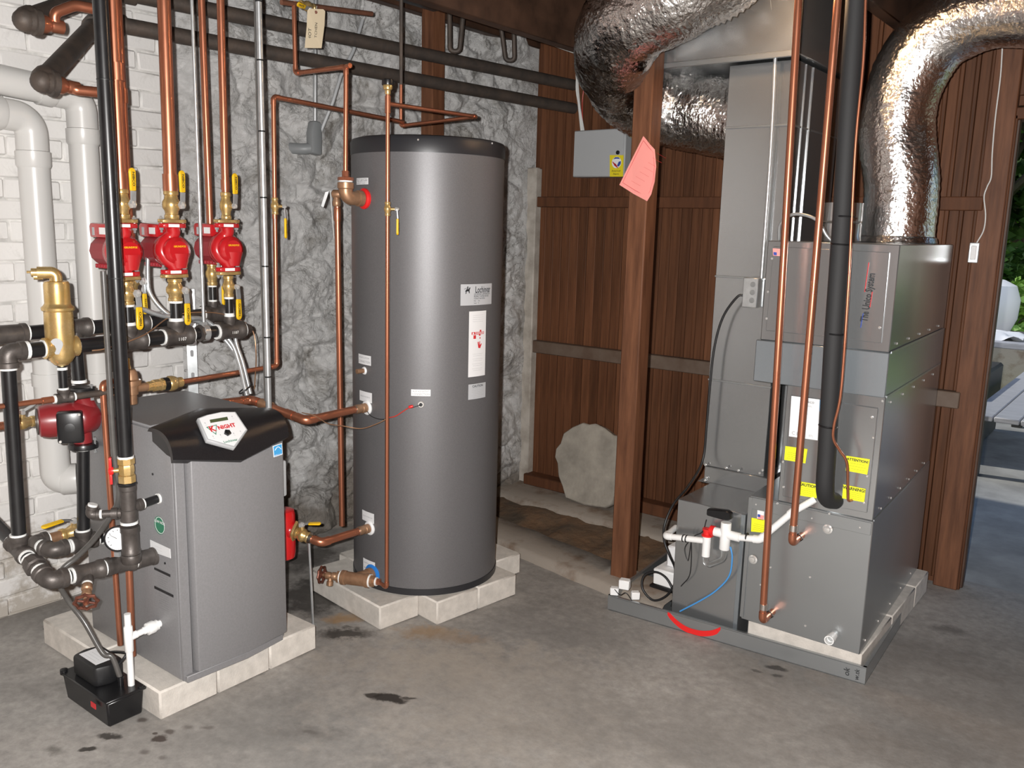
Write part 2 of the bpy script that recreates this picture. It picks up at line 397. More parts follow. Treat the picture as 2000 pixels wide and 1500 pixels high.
# ---- painted brick wall on the left
def brick_grime(m):
    nt = m.node_tree; N = nt.nodes; L = nt.links; b = N['Principled BSDF']; src = b.inputs['Base Color'].links[0].from_socket
    g = N.new('ShaderNodeNewGeometry'); n = N.new('ShaderNodeTexNoise'); n.inputs['Scale'].default_value = 4.5; n.inputs['Detail'].default_value = 8; n.inputs['Roughness'].default_value = .68; L.new(g.outputs['Position'], n.inputs['Vector'])
    sx = N.new('ShaderNodeSeparateXYZ'); L.new(g.outputs['Position'], sx.inputs[0])
    ad = N.new('ShaderNodeMath'); ad.operation = 'MULTIPLY_ADD'; ad.inputs[1].default_value = 2.4; L.new(n.outputs['Fac'], ad.inputs[0]); L.new(sx.outputs['Z'], ad.inputs[2])
    mr = N.new('ShaderNodeMapRange'); mr.inputs[1].default_value = 1.15; mr.inputs[2].default_value = 1.42; mr.inputs[3].default_value = .75; mr.inputs[4].default_value = 0; L.new(ad.outputs[0], mr.inputs[0])
    mx = N.new('ShaderNodeMix'); mx.data_type = 'RGBA'; L.new(mr.outputs[0], mx.inputs[0]); L.new(src, mx.inputs[6]); mx.inputs[7].default_value = (.33,.285,.23,1); L.new(mx.outputs[2], b.inputs['Base Color'])
brick_grime(MATS['brick_paint']); brick_grime(MATS['brick_joint'])
BX = -3.58
bk = MB(); bk.box((BX-.14,-2.6,0), (BX-.006,2.36,2.75))
WALL_L = struct(bk.build('wall_left', 'brick_joint', smooth=False))
protos = []
for q in range(6):
    m = MB(); L_, H_ = (.2105,.0735)
    rnd = random.Random(q+3)
    j = lambda a: rnd.uniform(-a, a)
    m.hexa([(-.03, -L_/2+j(.003), -H_/2+j(.003)), (0+j(.002), -L_/2+j(.003), -H_/2+j(.003)), (0+j(.002), L_/2+j(.003), -H_/2+j(.003)), (-.03, L_/2+j(.003), -H_/2+j(.003)),
            (-.03, -L_/2+j(.003), H_/2+j(.003)), (0+j(.002), -L_/2+j(.003), H_/2+j(.003)), (0+j(.002), L_/2+j(.003), H_/2+j(.003)), (-.03, L_/2+j(.003), H_/2+j(.003))])
    o = m.build('brick', 'brick_paint', bevel=.006); protos.append(o.data); bpy.data.objects.remove(o)
row = 0; z = .04
while z < 2.62:
    y = 1.17 - (0.106 if row % 2 else 0) + random.uniform(-.02,.02)
    while y < 2.36:
        o = bpy.data.objects.new('brick', random.choice(protos)); C.objects.link(o); o.parent = WALL_L
        o.location = (BX+random.uniform(-.003,.0035), y+.1, z); o.rotation_euler = (random.uniform(-.012,.012), random.uniform(-.02,.02), random.uniform(-.012,.012)); o.scale.z = random.choice((1,1,-1)); 
        y += .2155+random.uniform(-.003,.003)
    z += .0788; row += 1

# ---- whitewashed rubble stone wall behind the tank
def whitewash():
    m = mat('whitewash', (.70,.69,.68), .5)
    nt = m.node_tree; N = nt.nodes; L = nt.links; b = N['Principled BSDF']
    tc = N.new('ShaderNodeTexCoord')
    def nz(s, d, r, di=0):
        n = N.new('ShaderNodeTexNoise'); n.inputs['Scale'].default_value = s; n.inputs['Detail'].default_value = d; n.inputs['Roughness'].default_value = r; n.inputs['Distortion'].default_value = di
        L.new(tc.outputs['Object'], n.inputs['Vector']); return n
    a = nz(5.5, 9, .68, .4); r = N.new('ShaderNodeValToRGB'); e = r.color_ramp.elements
    e[0].position = .30; e[0].color = (.20,.18,.155,1); e[1].position = .47; e[1].color = (.70,.69,.68,1)
    e2 = r.color_ramp.elements.new(.39); e2.color = (.50,.485,.465,1)
    L.new(a.outputs['Fac'], r.inputs[0])
    # damp brown-grey staining low on the wall
    sx = N.new('ShaderNodeSeparateXYZ'); L.new(tc.outputs['Object'], sx.inputs[0])
    w = nz(3.2, 6, .6); ad = N.new('ShaderNodeMath'); ad.operation = 'MULTIPLY_ADD'; ad.inputs[1].default_value = 1.3; L.new(w.outputs['Fac'], ad.inputs[0]); L.new(sx.outputs['Z'], ad.inputs[2])
    mr = N.new('ShaderNodeMapRange'); mr.inputs[1].default_value = .75; mr.inputs[2].default_value = 1.10; mr.inputs[3].default_value = .85; mr.inputs[4].default_value = 0; L.new(ad.outputs[0], mr.inputs[0])
    mx = N.new('ShaderNodeMix'); mx.data_type = 'RGBA'; L.new(mr.outputs[0], mx.inputs[0]); L.new(r.outputs[0], mx.inputs[6]); mx.inputs[7].default_value = (.17,.14,.11,1)
    vn = nz(4.2, 7, .66, 1.8); su = N.new('ShaderNodeMath'); su.operation = 'SUBTRACT'; su.inputs[1].default_value = .5; L.new(vn.outputs['Fac'], su.inputs[0])
    ab = N.new('ShaderNodeMath'); ab.operation = 'ABSOLUTE'; L.new(su.outputs[0], ab.inputs[0])
    vr = N.new('ShaderNodeMapRange'); vr.inputs[1].default_value = .002; vr.inputs[2].default_value = .020; vr.inputs[3].default_value = .75; vr.inputs[4].default_value = 0; L.new(ab.outputs[0], vr.inputs[0])
    ga = nz(2.6, 3, .5); gr_ = N.new('ShaderNodeMapRange'); gr_.inputs[1].default_value = .40; gr_.inputs[2].default_value = .62; L.new(ga.outputs['Fac'], gr_.inputs[0])
    mu = N.new('ShaderNodeMath'); mu.operation = 'MULTIPLY'; L.new(vr.outputs[0], mu.inputs[0]); L.new(gr_.outputs[0], mu.inputs[1])
    m2 = N.new('ShaderNodeMix'); m2.data_type = 'RGBA'; L.new(mu.outputs[0], m2.inputs[0]); L.new(mx.outputs[2], m2.inputs[6]); m2.inputs[7].default_value = (.13,.115,.10,1)
    L.new(m2.outputs[2], b.inputs['Base Color'])
    f = nz(24, 10, .72, 1.2); bp = N.new('ShaderNodeBump'); bp.inputs['Strength'].default_value = .8; bp.inputs['Distance'].default_value = .03; L.new(f.outputs['Fac'], bp.inputs['Height'])
    L.new(bp.outputs[0], b.inputs['Normal'])
whitewash()
SA = Vector((-3.50,2.17,0)); SB = Vector((-3.145,4.30,0)); sd = (SB-SA).normalized(); sn = Vector((sd.y,-sd.x,0))
def stone(u, v):
    zz = -.02+v*2.72; p = SA+sd*(u*(SB-SA).length)
    q = Vector((u*2.16, zz, 0))
    wq = q+Vector((noise.noise(q*2.2), noise.noise(q*2.2+Vector((9,4,2))), 0))*.13
    sc = Vector((wq.x*3.1, wq.y*4.4, 0)); dd = noise.voronoi(sc)[0]
    edge = min(1, (dd[1]-dd[0])*2.6); h = .055*(edge**.6)-.03
    cell = noise.cell(sc) if False else noise.noise(sc*.5)*.03
    h += cell + noise.fractal(q*9, .8, 2.1, 6)*.024 + noise.fractal(q*2.4, 1, 2, 3)*.022
    h += .048*(noise.ridged_multi_fractal(q*4.5+Vector((3,3,3)), .9, 2.2, 5, 1.0, 2.0)-1.0)*.5
    t = min(1, u/.14)
    h = h*(.25+.75*t) - (1-t)**2*.075
    e_ = min(1, (1-u)/.10); h = h*e_ - (1-e_)*.02
    return p+sn*h+Vector((0,0,zz))
sw = MB(); sw.grid(stone, 300, 340)
struct(sw.build('wall_stone', 'whitewash', angle=180, fix=False))
# solid backing so no light leaks through
bw = MB(); bw.hexa([(-3.9,2.30,0),(-3.60,2.30,0),(-3.30,4.5,0),(-3.9,4.5,0),(-3.9,2.30,2.75),(-3.60,2.30,2.75),(-3.30,4.5,2.75),(-3.9,4.5,2.75)])
struct(bw.build('wall_stone_core', 'brick_joint', smooth=False))

# ---- beadboard panelling at the back
WY = 4.29
core = MB(); core.box((-3.4,WY+.022,0), (-.68,WY+.10,2.75)); core.box((-.68,WY+.022,2.16), (.42,WY+.10,2.75)); core.box((.42,WY+.022,0), (2.7,WY+.10,2.75))
WALL_B = struct(core.build('wall_back', 'old_wood', smooth=False))
def board_mesh(w, z0, z1):
    m = MB(); m.box((-w/2,0,z0), (w/2,.022,z1)); m.box((w*.18,-.004,z0), (w*.26,.004,z1))
    o = m.build('board', 'board', bevel=.0035); me = o.data; bpy.data.objects.remove(o); return me
bd_full = board_mesh(.0575, .03, 2.74); bd_top = board_mesh(.0575, 2.20, 2.74)
x = -3.10
while x < .40:
    me = bd_full if x < -.74 else bd_top
    o = bpy.data.objects.new('board', me); C.objects.link(o); o.parent = WALL_B; o.location = (x, WY+random.uniform(0,.003), 0); x += .0595
x = .50
while x < 2.6:
    o = bpy.data.objects.new('board', bd_full); C.objects.link(o); o.parent = WALL_B; o.location = (x, WY, 0); x += .084
for zr, h in ((.885,.075), (1.752,.06)):
    m = MB(); m.box((-3.12,WY-.045,zr-h/2), (-.73,WY+.004,zr+h/2)); struct(m.build('trim_1', 'rail_wood' if zr < 1 else 'old_wood', bevel=.004))
m = MB(); m.box((-3.12,WY-.085,.016), (-.98,WY+.002,.085)); struct(m.build('trim_2', 'old_wood', bevel=.006))
m = MB(); m.box((-3.175,WY-.06,.02), (-3.105,WY+.0,1.95)); struct(m.build('trim_3', 'pale_trim', bevel=.006))
# door casing, jamb and head
m = MB(); m.box((-.752,WY-.03,0), (-.648,WY+.02,2.70)); struct(m.build('trim_4', 'post_wood', bevel=.004))
m = MB(); m.box((-.685,WY-.015,0), (-.640,WY+.10,2.12)); m.box((-.685,WY-.015,2.10), (.42,WY+.10,2.15)); m.box((.40,WY-.022,0), (.44,WY+.10,2.12))
D1 = struct(m.build('door_1', 'old_wood', bevel=.004))
m = MB(); m.box((-.645,WY-.01,.01), (-.630,WY+.02,2.10)); m.build('door_stop', 'dark_joist', D1, bevel=.003)
m = MB(); m.box((-.625,WY-.026,2.15), (2.6,WY+.02,2.27)); struct(m.build('trim_5', 'old_wood', bevel=.004))
# ---- ceiling and joists
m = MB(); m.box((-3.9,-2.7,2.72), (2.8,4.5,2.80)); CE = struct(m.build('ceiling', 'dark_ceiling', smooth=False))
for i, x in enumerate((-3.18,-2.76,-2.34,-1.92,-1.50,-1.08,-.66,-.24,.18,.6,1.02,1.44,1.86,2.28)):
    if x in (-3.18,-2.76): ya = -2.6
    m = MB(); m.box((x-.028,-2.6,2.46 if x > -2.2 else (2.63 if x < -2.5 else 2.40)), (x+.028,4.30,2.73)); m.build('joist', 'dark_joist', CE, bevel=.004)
# ---- walls behind and beside the camera
m = MB(); m.box((2.6,-2.7,0), (2.75,4.42,2.75)); struct(m.build('wall_right', 'old_wood', smooth=False))
m = MB(); m.box((-3.9,-2.75,0), (2.75,-2.6,2.75)); struct(m.build('wall_front', 'old_wood', smooth=False))

# ================================================================ helpers for pipework
def straight(root, name, a, b, r, material, seg=14):
    return MB().cyl(a, b, r, seg).build(name, material, root)
def run(name, label, cat, pts, r, material='copper', R=None, fit=1.16, group=None, elbow_mat=None, seg=14, collars=()):
    """a soldered pipe run: straight lengths and slightly fatter elbows, each a part"""
    pts = [Vector(p) for p in pts]
    root = thing(name, label, cat, pts[-1] if pts[-1].z < pts[0].z else pts[0], group)
    add_run(root, pts, r, material, R, fit, elbow_mat, seg, collars)
    return root
def add_run(root, pts, r, material='copper', R=None, fit=1.16, elbow_mat=None, seg=14, collars=()):
    pts = [Vector(p) for p in pts]; R = R or r*1.9; elbow_mat = elbow_mat or material
    trim = [0.0]*len(pts)
    for i in range(1, len(pts)-1):
        a, b, c = pts[i-1], pts[i], pts[i+1]
        ang = (a-b).angle(c-b, PI); t = min(R/math.tan(ang/2), (a-b).length*.45, (c-b).length*.45); trim[i] = t
        d1 = (a-b).normalized(); d2 = (c-b).normalized()
        arc = fillet([b+d1*(t+r*.9), b, b+d2*(t+r*.9)], R, 8)
        MB().tube(arc, r*fit, seg).build('elbow', elbow_mat, root)
    for i in range(len(pts)-1):
        d = (pts[i+1]-pts[i]).normalized()
        MB().cyl(pts[i]+d*trim[i], pts[i+1]-d*trim[i+1], r, seg).build('pipe', material, root)
    for (p, d) in collars:
        p = Vector(p); d = Vector(d).normalized()
        MB().cyl(p-d*r*1.3, p+d*r*1.3, r*fit, seg).build('coupling', material, root)
def ring(root, p, d, r, h=.006, material='dope', name='sealant_ring'):
    d = Vector(d).normalized(); p = Vector(p)
    MB().cyl(p-d*h/2, p+d*h/2, r, 16).build(name, material, root)
def iron_collar(m, p, d, r, L, bead=True):
    """threaded iron socket around a pipe end"""
    d = Vector(d).normalized(); p = Vector(p)
    prof = [(r*1.22,0),(r*1.26,L*.3),(r*1.30,L*.62),(r*1.42,L*.70),(r*1.42,L),(r*1.05,L)]
    m.lathe(prof, p, d, 18)
def tee(root, c, ax, br, r, rb=None, L=None, name='tee', material='fitting_iron', dope=True, one=False):
    c = Vector(c); ax = Vector(ax).normalized(); br = Vector(br).normalized(); rb = rb or r; L = L or r*2.1
    m = MB(); m.ball(c, r*1.26, 16, 8, ax)
    for s in ((1,) if one else (1, -1)):
        iron_collar(m, c, ax*s, r, L)
        if dope: ring(root, c+ax*s*(L+.002), ax, r*1.16, .010)
    iron_collar(m, c, br, rb, L*(.75+.25*rb/r)+ (r-rb)*.6)
    if dope: ring(root, c+br*(L*(.75+.25*rb/r)+(r-rb)*.6+.002), br, rb*1.16, .008)
    return m.build(name, material, root)
def iron_elbow(root, c, d1, d2, r, name='elbow', material='fitting_iron', dope=True):
    c = Vector(c); d1 = Vector(d1).normalized(); d2 = Vector(d2).normalized(); L = r*2.3
    m = MB(); arc = fillet([c+d1*L*.8, c, c+d2*L*.8], r*1.7, 8); m.tube(arc, r*1.26, 16)
    for d in (d1, d2):
        m.lathe([(r*1.26,L*.62),(r*1.42,L*.68),(r*1.42,L),(r*1.02,L)], c, d, 16)
        if dope: ring(root, c+d*(L+.002), d, r*1.16, .009)
    return m.build(name, material, root)
def grip(m, p, d, wdir, n, L, w, t):
    """rounded dipped-vinyl lever: starts at p, runs along d, thickness along n"""
    p = Vector(p); d = Vector(d).normalized(); n = Vector(n).normalized(); wd = Vector(wdir).normalized()
    poly = []
    for k in range(9): a = PI*k/8; poly.append(p+d*(L-w/2)+wd*(w/2)*math.cos(a)+d*(w/2)*math.sin(a))
    poly += [p-wd*w*.42, p+wd*w*.42]
    poly = [q-n*t/2 for q in poly]
    return m.prism(poly, n*t)
def ball_valve(name, label, c, ax, stem, hdir, r, L, hl=.085, hw=.022, group=None, body='brass', mark='', gripmat='yellow', neck=.02, markmat='ink', crank=.0):
    """c centre of the ball, ax pipe axis, stem direction of the stem, hdir way the lever points"""
    c = Vector(c); ax = Vector(ax).normalized(); stem = Vector(stem).normalized(); hdir = Vector(hdir).normalized()
    t = thing(name, label, 'valve', c-ax*L/2, group)
    m = MB(); q = L/2
    m.lathe([(r*1.22,-q),(r*1.28,-q*.95),(r*1.28,-q*.72),(r*1.12,-q*.66),(r*1.20,-q*.42),(r*1.52,-q*.22),(r*1.58,0),(r*1.52,q*.22),(r*1.20,q*.42),(r*1.12,q*.66),(r*1.28,q*.72),(r*1.28,q*.95),(r*1.22,q)], c, ax, 20)
    m.build('body', body, t)
    MB().lathe([(r*.62,r*1.3),(r*.62,r*1.3+neck*.6),(r*.5,r*1.3+neck)], c, stem, 10).build('stem', body, t)
    b = c+stem*(r*1.3+neck)
    MB().lathe([(r*.72,-.004),(r*.80,.002),(r*.66,.009),(r*.2,.012)], b, stem, 6).build('nut', 'chrome', t)
    wd = hdir.cross(stem).normalized()
    h0 = b+stem*.003; h1 = b+hdir*hl*.38+stem*(.006+crank)
    mm = MB(); mm.hexa([h0-wd*hw*.4, h0+wd*hw*.4, h1+wd*hw*.42, h1-wd*hw*.42, h0-wd*hw*.4+stem*.003, h0+wd*hw*.4+stem*.003, h1+wd*hw*.42+stem*.003, h1-wd*hw*.42+stem*.003])
    lev = mm.build('lever', 'zinc', t)
    g = grip(MB(), h1-stem*.000, hdir, wd, stem, hl*.66, hw, .008).build('grip', gripmat, lev, bevel=.002)
    if mark:
        o = h1+hdir*hl*.34+stem*.0048
        MB().text(mark, hw*.52, lambda x, y: o-hdir*x+wd*y*(1) , bold=.0004).build('lettering', markmat, lev, smooth=False, fix=False)
    return t
def flat_text(root, txt, size, o, ex, ey, material='ink', name='lettering', align='CENTER', bold=0.0, stretch=1.0, lift=0.0008, shear=0.0):
    o = Vector(o); ex = Vector(ex).normalized(); ey = Vector(ey).normalized(); n = ex.cross(ey)
    return MB().text(txt, size, lambda x, y: o+ex*x+ey*y+n*lift, align=align, bold=bold, stretch=stretch, shear=shear).build(name, material, root, smooth=False, fix=False)
def plate(root, name, corners, material, n, t=.0012):
    n = Vector(n).normalized(); return MB().prism([Vector(p) for p in corners], n*t).build(name, material, root, smooth=False)

# ================================================================ concrete blocks under the boiler and the tank
k = 0
for i in range(2):
    for j in range(3):
        x0 = -2.432-i*.406; y0 = 1.352+j*.2135
        m = MB(); m.box((x0-.403,y0,0), (x0,y0+.2115,.100))
        o = m.build('concrete_block', 'block', bevel=.006)
        tag(o, ('pale concrete block under boiler, front row, %s' if i == 0 else 'pale concrete block under boiler, back row by the wall, %s') % ('end nearest the small black pump','middle one','end nearest the gray tank')[j], 'block', 'concrete blocks under the boiler')
        k += 1
TB = Vector((-2.361,2.252,0)); ta = math.radians(-8); tu = Vector((math.cos(ta),math.sin(ta),0)); tv = Vector((-math.sin(ta),math.cos(ta),0))
names = ['pale concrete block under tank, foremost one below the drain cock', 'pale concrete block under tank jutting right at the front',
         'pale concrete block under tank, right edge rear of the jutting one', 'pale concrete block under tank, farthest back on the right', 'pale concrete block under tank at its hidden middle',
         'pale concrete block under tank at left rear by stone wall', 'pale concrete block under tank, hidden back row']
for i, (u0,u1,v0,v1) in enumerate(((-.526,0,0,.198),(-.29,.115,.2,.424),(-.29,.115,.426,.65),(-.29,-.05,.652,.84),(-.60,-.292,.2,.45),(-.74,-.292,.452,.65),(-.60,-.292,.652,.85))):
    m = MB(); m.hexa([TB+tu*a+tv*b+Vector((0,0,zz)) for zz in (0,.1) for a, b in ((u0,v0),(u1,v0),(u1,v1),(u0,v1))])
    tag(m.build('concrete_block', 'block', bevel=.006), names[i], 'block', 'concrete blocks under the tank')

# ================================================================ boiler
bo = thing('boiler', 'gray floor-standing boiler with a black sloped control hood', 'boiler', (-2.72,1.64,.1))
m = MB(); m.prism([(-3.02,1.432,.105),(-2.437,1.432,.105),(-2.437,1.432,.862),(-2.535,1.432,.935),(-3.02,1.432,.935)], (0,.416,0)); m.build('casing', 'boiler_gray', bo, bevel=.006, bseg=2)
m = MB(); m.prism([(-3.015,1.436,.934),(-2.56,1.436,.934),(-2.56,1.846,.934),(-3.015,1.846,.934)], (0,0,.010)); m.build('top_panel', 'boiler_gray', bo, bevel=.004)
m = MB(); m.prism([(-2.434,1.472,.128),(-2.404,1.480,.128),(-2.398,1.668,.128),(-2.420,1.847,.128),(-2.434,1.848,.128)], (0,0,.742)); m.build('front_panel', 'boiler_gray', bo, bevel=.004, bseg=2)
m = MB(); m.box((-2.436,1.433,.105), (-2.424,1.470,.868)); m.build('corner_strip', 'boiler_gray', bo, bevel=.003)
m = MB(); m.prism([(-2.437,1.440,.101),(-2.412,1.440,.101),(-2.404,1.668,.101),(-2.424,1.832,.101),(-2.437,1.832,.101)], (0,0,.024)); m.build('base_strip', 'boiler_gray', bo, bevel=.002)
# black hood with a V-shaped lower and upper edge
def hood(u, v, grow=0.0):
    y = 1.416+u*(1.856-1.416); w = min(u/.55, (1-u)/.45)
    T = Vector((-2.528-.095*w, y, .946+.014*w)); B = Vector((-2.398+.012*w, y, .866-.046*w-.004*u))
    K = Vector((-2.404+.012*w, y, .962+.008*w))
    p = T*(1-v)**2+K*2*v*(1-v)+B*v*v
    return p
m = MB(); nu, nv = 40, 14; m.grid(hood, nu, nv)
# inner skin and rims
b = len(m.v)
for j in range(nv+1):
    for i in range(nu+1): m.v.append(hood(i/nu, j/nv)+Vector((-.022,(.5-i/nu)*.012,-.016)))
for j in range(nv):
    for i in range(nu): a = b+j*(nu+1)+i; m.f.append((a, a+nu+1, a+nu+2, a+1))
for i in range(nu):
    m.f.append((i, b+i, b+i+1, i+1)); e = nv*(nu+1); m.f.append((e+i, e+i+1, b+e+i+1, b+e+i))
for j in range(nv):
    a = j*(nu+1); m.f.append((a, a+nu+1, b+a+nu+1, b+a)); a = j*(nu+1)+nu; m.f.append((a, b+a, b+a+nu+1, a+nu+1))
m.build('control_hood', 'boiler_dark', bo, angle=50)
m = MB(); m.prism([hood(0,k/10)+Vector((-.003,.010,-.003)) for k in range(11)]+[Vector((-2.45,1.426,.87)), Vector((-2.53,1.426,.90))], (0,.01,0)); m.build('hood_end', 'boiler_dark', bo)
m = MB(); m.prism([hood(1,k/10)+Vector((-.003,-.012,-.003)) for k in range(11)]+[Vector((-2.45,1.844,.87)), Vector((-2.53,1.844,.90))], (0,-.01,0)); m.build('hood_end', 'boiler_dark', bo)
# shield shaped control panel
SO = Vector((-2.437,1.645,.955)); SNn = Vector((.66,0,.75)).normalized()
sh = [(-2.453, 1.539, 0.9692), (-2.459, 1.578, 0.974), (-2.46, 1.632, 0.9756), (-2.453, 1.682, 0.9691), (-2.392, 1.685, 0.9154), (-2.349, 1.604, 0.8771), (-2.386, 1.528, 0.91)]
sh = [Vector(p) for p in sh]; scn = sum(sh, Vector((0,0,0)))/len(sh)
pn = MB().prism([p-SNn*.016 for p in sh], SNn*.017).build('control_panel', 'box_gray', bo, bevel=.002)
MB().prism([scn+(p-scn)*.92 for p in sh], SNn*.0016).build('panel_face', 'label_white', pn, smooth=False)
ex = Vector((0,1,0)); ey = SNn.cross(ex).normalized()
if ey.z < 0: ey = -ey
def sp(x, y): return Vector((x, y))
def S3(p, lift=.002): return Vector(p)+SNn*lift
lc = [(-2.441, 1.575, 0.9585), (-2.441, 1.64, 0.9584), (-2.431, 1.637, 0.95), (-2.432, 1.572, 0.9503)]
MB().prism([S3(p) for p in lc], SNn*.001).build('display', 'lcd', pn, smooth=False)
flat_text(pn, 'K', .030, S3((-2.413, 1.565, 0.9341)), ex, ey, 'ink_red', 'brand_lettering', bold=.0012)
flat_text(pn, 'NIGHT', .020, S3((-2.413, 1.618, 0.9337)), ex, ey, 'ink_red', 'brand_lettering', bold=.0010, stretch=1.05)
gs = [(-2.422, 1.549, 0.9421), (-2.424, 1.589, 0.9435), (-2.395, 1.567, 0.9181)]
gs = [S3(p, .0018) for p in gs]; gc = sum(gs, Vector())/3
mm = MB()
for a in range(3): p, q = gs[a], gs[(a+1)%3]; mm.hexa([p, q, gc+(q-gc)*.8, gc+(p-gc)*.8, p+SNn*.0006, q+SNn*.0006, gc+(q-gc)*.8+SNn*.0006, gc+(p-gc)*.8+SNn*.0006])
mm.build('shield_outline', 'ink_green', pn, smooth=False)
kc = S3((-2.393, 1.606, 0.9167)); MB().lathe([(.012,0),(.012,.007),(.007,.009)], kc, SNn, 5).build('knob', 'plastic_black', pn)
flat_text(pn, 'Lochinvar', .013, S3((-2.37, 1.602, 0.8959)), ex, ey, 'ink_green', 'brand_lettering', bold=.0003)
for p in ((-2.433, 1.553, 0.9515), (-2.438, 1.657, 0.956), (-2.391, 1.553, 0.9146), (-2.391, 1.58, 0.9149), (-2.388, 1.627, 0.9122), (-2.39, 1.654, 0.914)):
    flat_text(pn, 'T', .008, S3(p), ex, ey, 'ink', 'button_mark'); flat_text(pn, '\u2014', .007, S3(Vector(p)-ey*.007), ex, ey, 'ink_gray', 'button_mark')
# energy sticker on the front panel
def fp(p, q): return Vector(p).lerp(Vector(q), .5)
e0, e1, e2, e3 = [Vector(p)+Vector((.003,0,0)) for p in ((-2.414, 1.796, 0.8366), (-2.414, 1.835, 0.8401), (-2.414, 1.837, 0.7992), (-2.414, 1.799, 0.7959))]
st = MB().prism([e0,e1,e2,e3], (.001,0,0)).build('energy_sticker', 'white', bo, smooth=False); st['label'] = 'blue and white energy sticker on the front'
ec = (e0+e1+e2+e3)/4
MB().prism([ec+(p-ec)*.88+Vector((.0012,0,0)) for p in (e0,e1,e2,e3)], (.0006,0,0)).build('sticker_print', 'sky_blue', st, smooth=False)
MB().tube([ec+Vector((.002,-.013+.026*k/10,.002+.010*math.sin(PI*k/10))) for k in range(11)], .0013, 6).build('sticker_print', 'white', st)
flat_text(st, 'ENERGY STAR', .006, ec+Vector((.002,0,-.016)), (0,1,0), (0,0,1), 'white', 'lettering')
# left side: stickers, print, screws
ln = Vector((0,-1,0))
gr = MB().lathe([(.030,0),(.030,.001)], (-2.521, 1.431, 0.621), (0,-1,0), 28).build('round_sticker', 'ink_green', bo, smooth=False); gr['label'] = 'round green LOW NOX sticker'
flat_text(gr, 'LOW NOX', .0125, Vector((-2.517, 1.43, 0.6326)), (1,0,0), (0,0,1), 'white', 'lettering', bold=.0003)
MB().lathe([(.026,0),(.0265,.0004),(.0275,.0004),(.028,0)], (-2.518, 1.43, 0.622), (0,-1,0), 28, close=False).build('sticker_print', 'white', gr, smooth=False)
p = plate(bo, 'rating_label', [(-2.582, 1.431, 0.557), (-2.463, 1.431, 0.5554), (-2.462, 1.431, 0.5243), (-2.582, 1.431, 0.5178)], 'label_white', ln)
for k in range(4): flat_text(p, '\u2014'*7, .006, lerp((-2.561, 1.43, 0.5484), (-2.564, 1.43, 0.5194), k/3)+Vector((.03,0,-.004)), (1,0,0), (0,0,1), 'ink_gray')
for a, bb in (((302,1108),(333,1125)), ((302,1144),(339,1165))):
    pass
MB().prism([(-2.565, 1.431, 0.4653), (-2.47, 1.431, 0.4664), (-2.471, 1.431, 0.4574), (-2.566, 1.431, 0.4579)], (0,-.001,0)).build('printed_heading', 'ink', bo, smooth=False)
MB().prism([(-2.571, 1.431, 0.399), (-2.458, 1.431, 0.3996), (-2.458, 1.431, 0.3906), (-2.571, 1.431, 0.3897)], (0,-.001,0)).build('printed_heading', 'ink', bo, smooth=False)
for k in range(6): flat_text(bo, '\u2014'*9, .006, lerp((-2.516, 1.431, 0.4503), (-2.516, 1.431, 0.4112), k/5), (1,0,-.0), (0,0,1), 'boiler_dark', 'printed_text')
for k in range(7): flat_text(bo, '\u2014'*10, .006, lerp((-2.516, 1.431, 0.381), (-2.517, 1.431, 0.3322), k/6), (1,0,-.0), (0,0,1), 'boiler_dark', 'printed_text')
MB().lathe([(.004,0),(.004,.002)], (-2.546, 1.431, 0.7878), (0,-1,0), 8).build('screw', 'ink', bo)
MB().lathe([(.004,0),(.004,.002)], (-2.498, 1.431, 0.4975), (0,-1,0), 8).build('screw', 'ink', bo)
# switch box on the right flank of the boiler
m = MB(); m.box((-2.56,1.850,.62), (-2.47,1.900,.755)); eb = m.build('junction_box', 'box_gray', bo, bevel=.008, bseg=2)
m = MB(); m.lathe([(.055,0),(.055,.03),(.03,.05)], (-2.66,1.85,.66), (0,1,0), 20); m.build('vent_cap', 'plastic_black', bo)

# ================================================================ tank
TC_ = Vector((-2.512,2.672,0)); TRr = .312
tk = thing('water_tank', 'tall dark gray cylindrical indirect water heater tank on concrete blocks', 'water tank', (-2.512,2.672,.1))
m = MB(); m.lathe([(TRr,.128),(TRr,1.872)], TC_, (0,0,1), 96); m.build('jacket', 'tank_gray', tk)
m = MB(); m.lathe([(TRr-.006,.1),(TRr+.003,.104),(TRr+.003,.130),(TRr-.004,.132)], TC_, (0,0,1), 96); m.build('base_band', 'tank_band', tk)
m = MB(); m.lathe([(TRr+.002,1.868),(TRr+.003,1.915),(TRr-.004,1.928),(TRr-.02,1.933),(.01,1.935)], TC_, (0,0,1), 96); m.build('top_cap', 'tank_band', tk)
m = MB(); m.lathe([(.085,1.93),(.085,1.95),(.07,1.956),(.01,1.956)], TC_+Vector((-.02,.05,0)), (0,0,1), 32); m.build('top_plug', 'tank_band', tk)
def tang(p): return math.atan2(p[1]-TC_.y, p[0]-TC_.x)
def tpt(a, z, off=.001): return Vector((TC_.x+(TRr+off)*math.cos(a), TC_.y+(TRr+off)*math.sin(a), z))
def tank_label(name, p0, p1, material, off=.0012, n=10, label=None):
    a0, a1 = tang(p0), tang(p1); z0, z1 = p0[2], p1[2]
    m = MB(); m.grid(lambda u, v: tpt(a0+(a1-a0)*u, z0+(z1-z0)*v, off), n, 1)
    o = m.build(name, material, tk, fix=False)
    if label: o['label'] = label
    return o, (a0+a1)/2, (z0+z1)/2, abs(a1-a0)*TRr, abs(z1-z0)
def tank_text(root, txt, size, a, z, material='ink', align='CENTER', bold=0.0, stretch=1.0, off=.0024):
    return MB().text(txt, size, lambda x, y: tpt(a+x/TRr, z+y, off), align=align, bold=bold, stretch=stretch).build('lettering', material, root, smooth=False, fix=False)
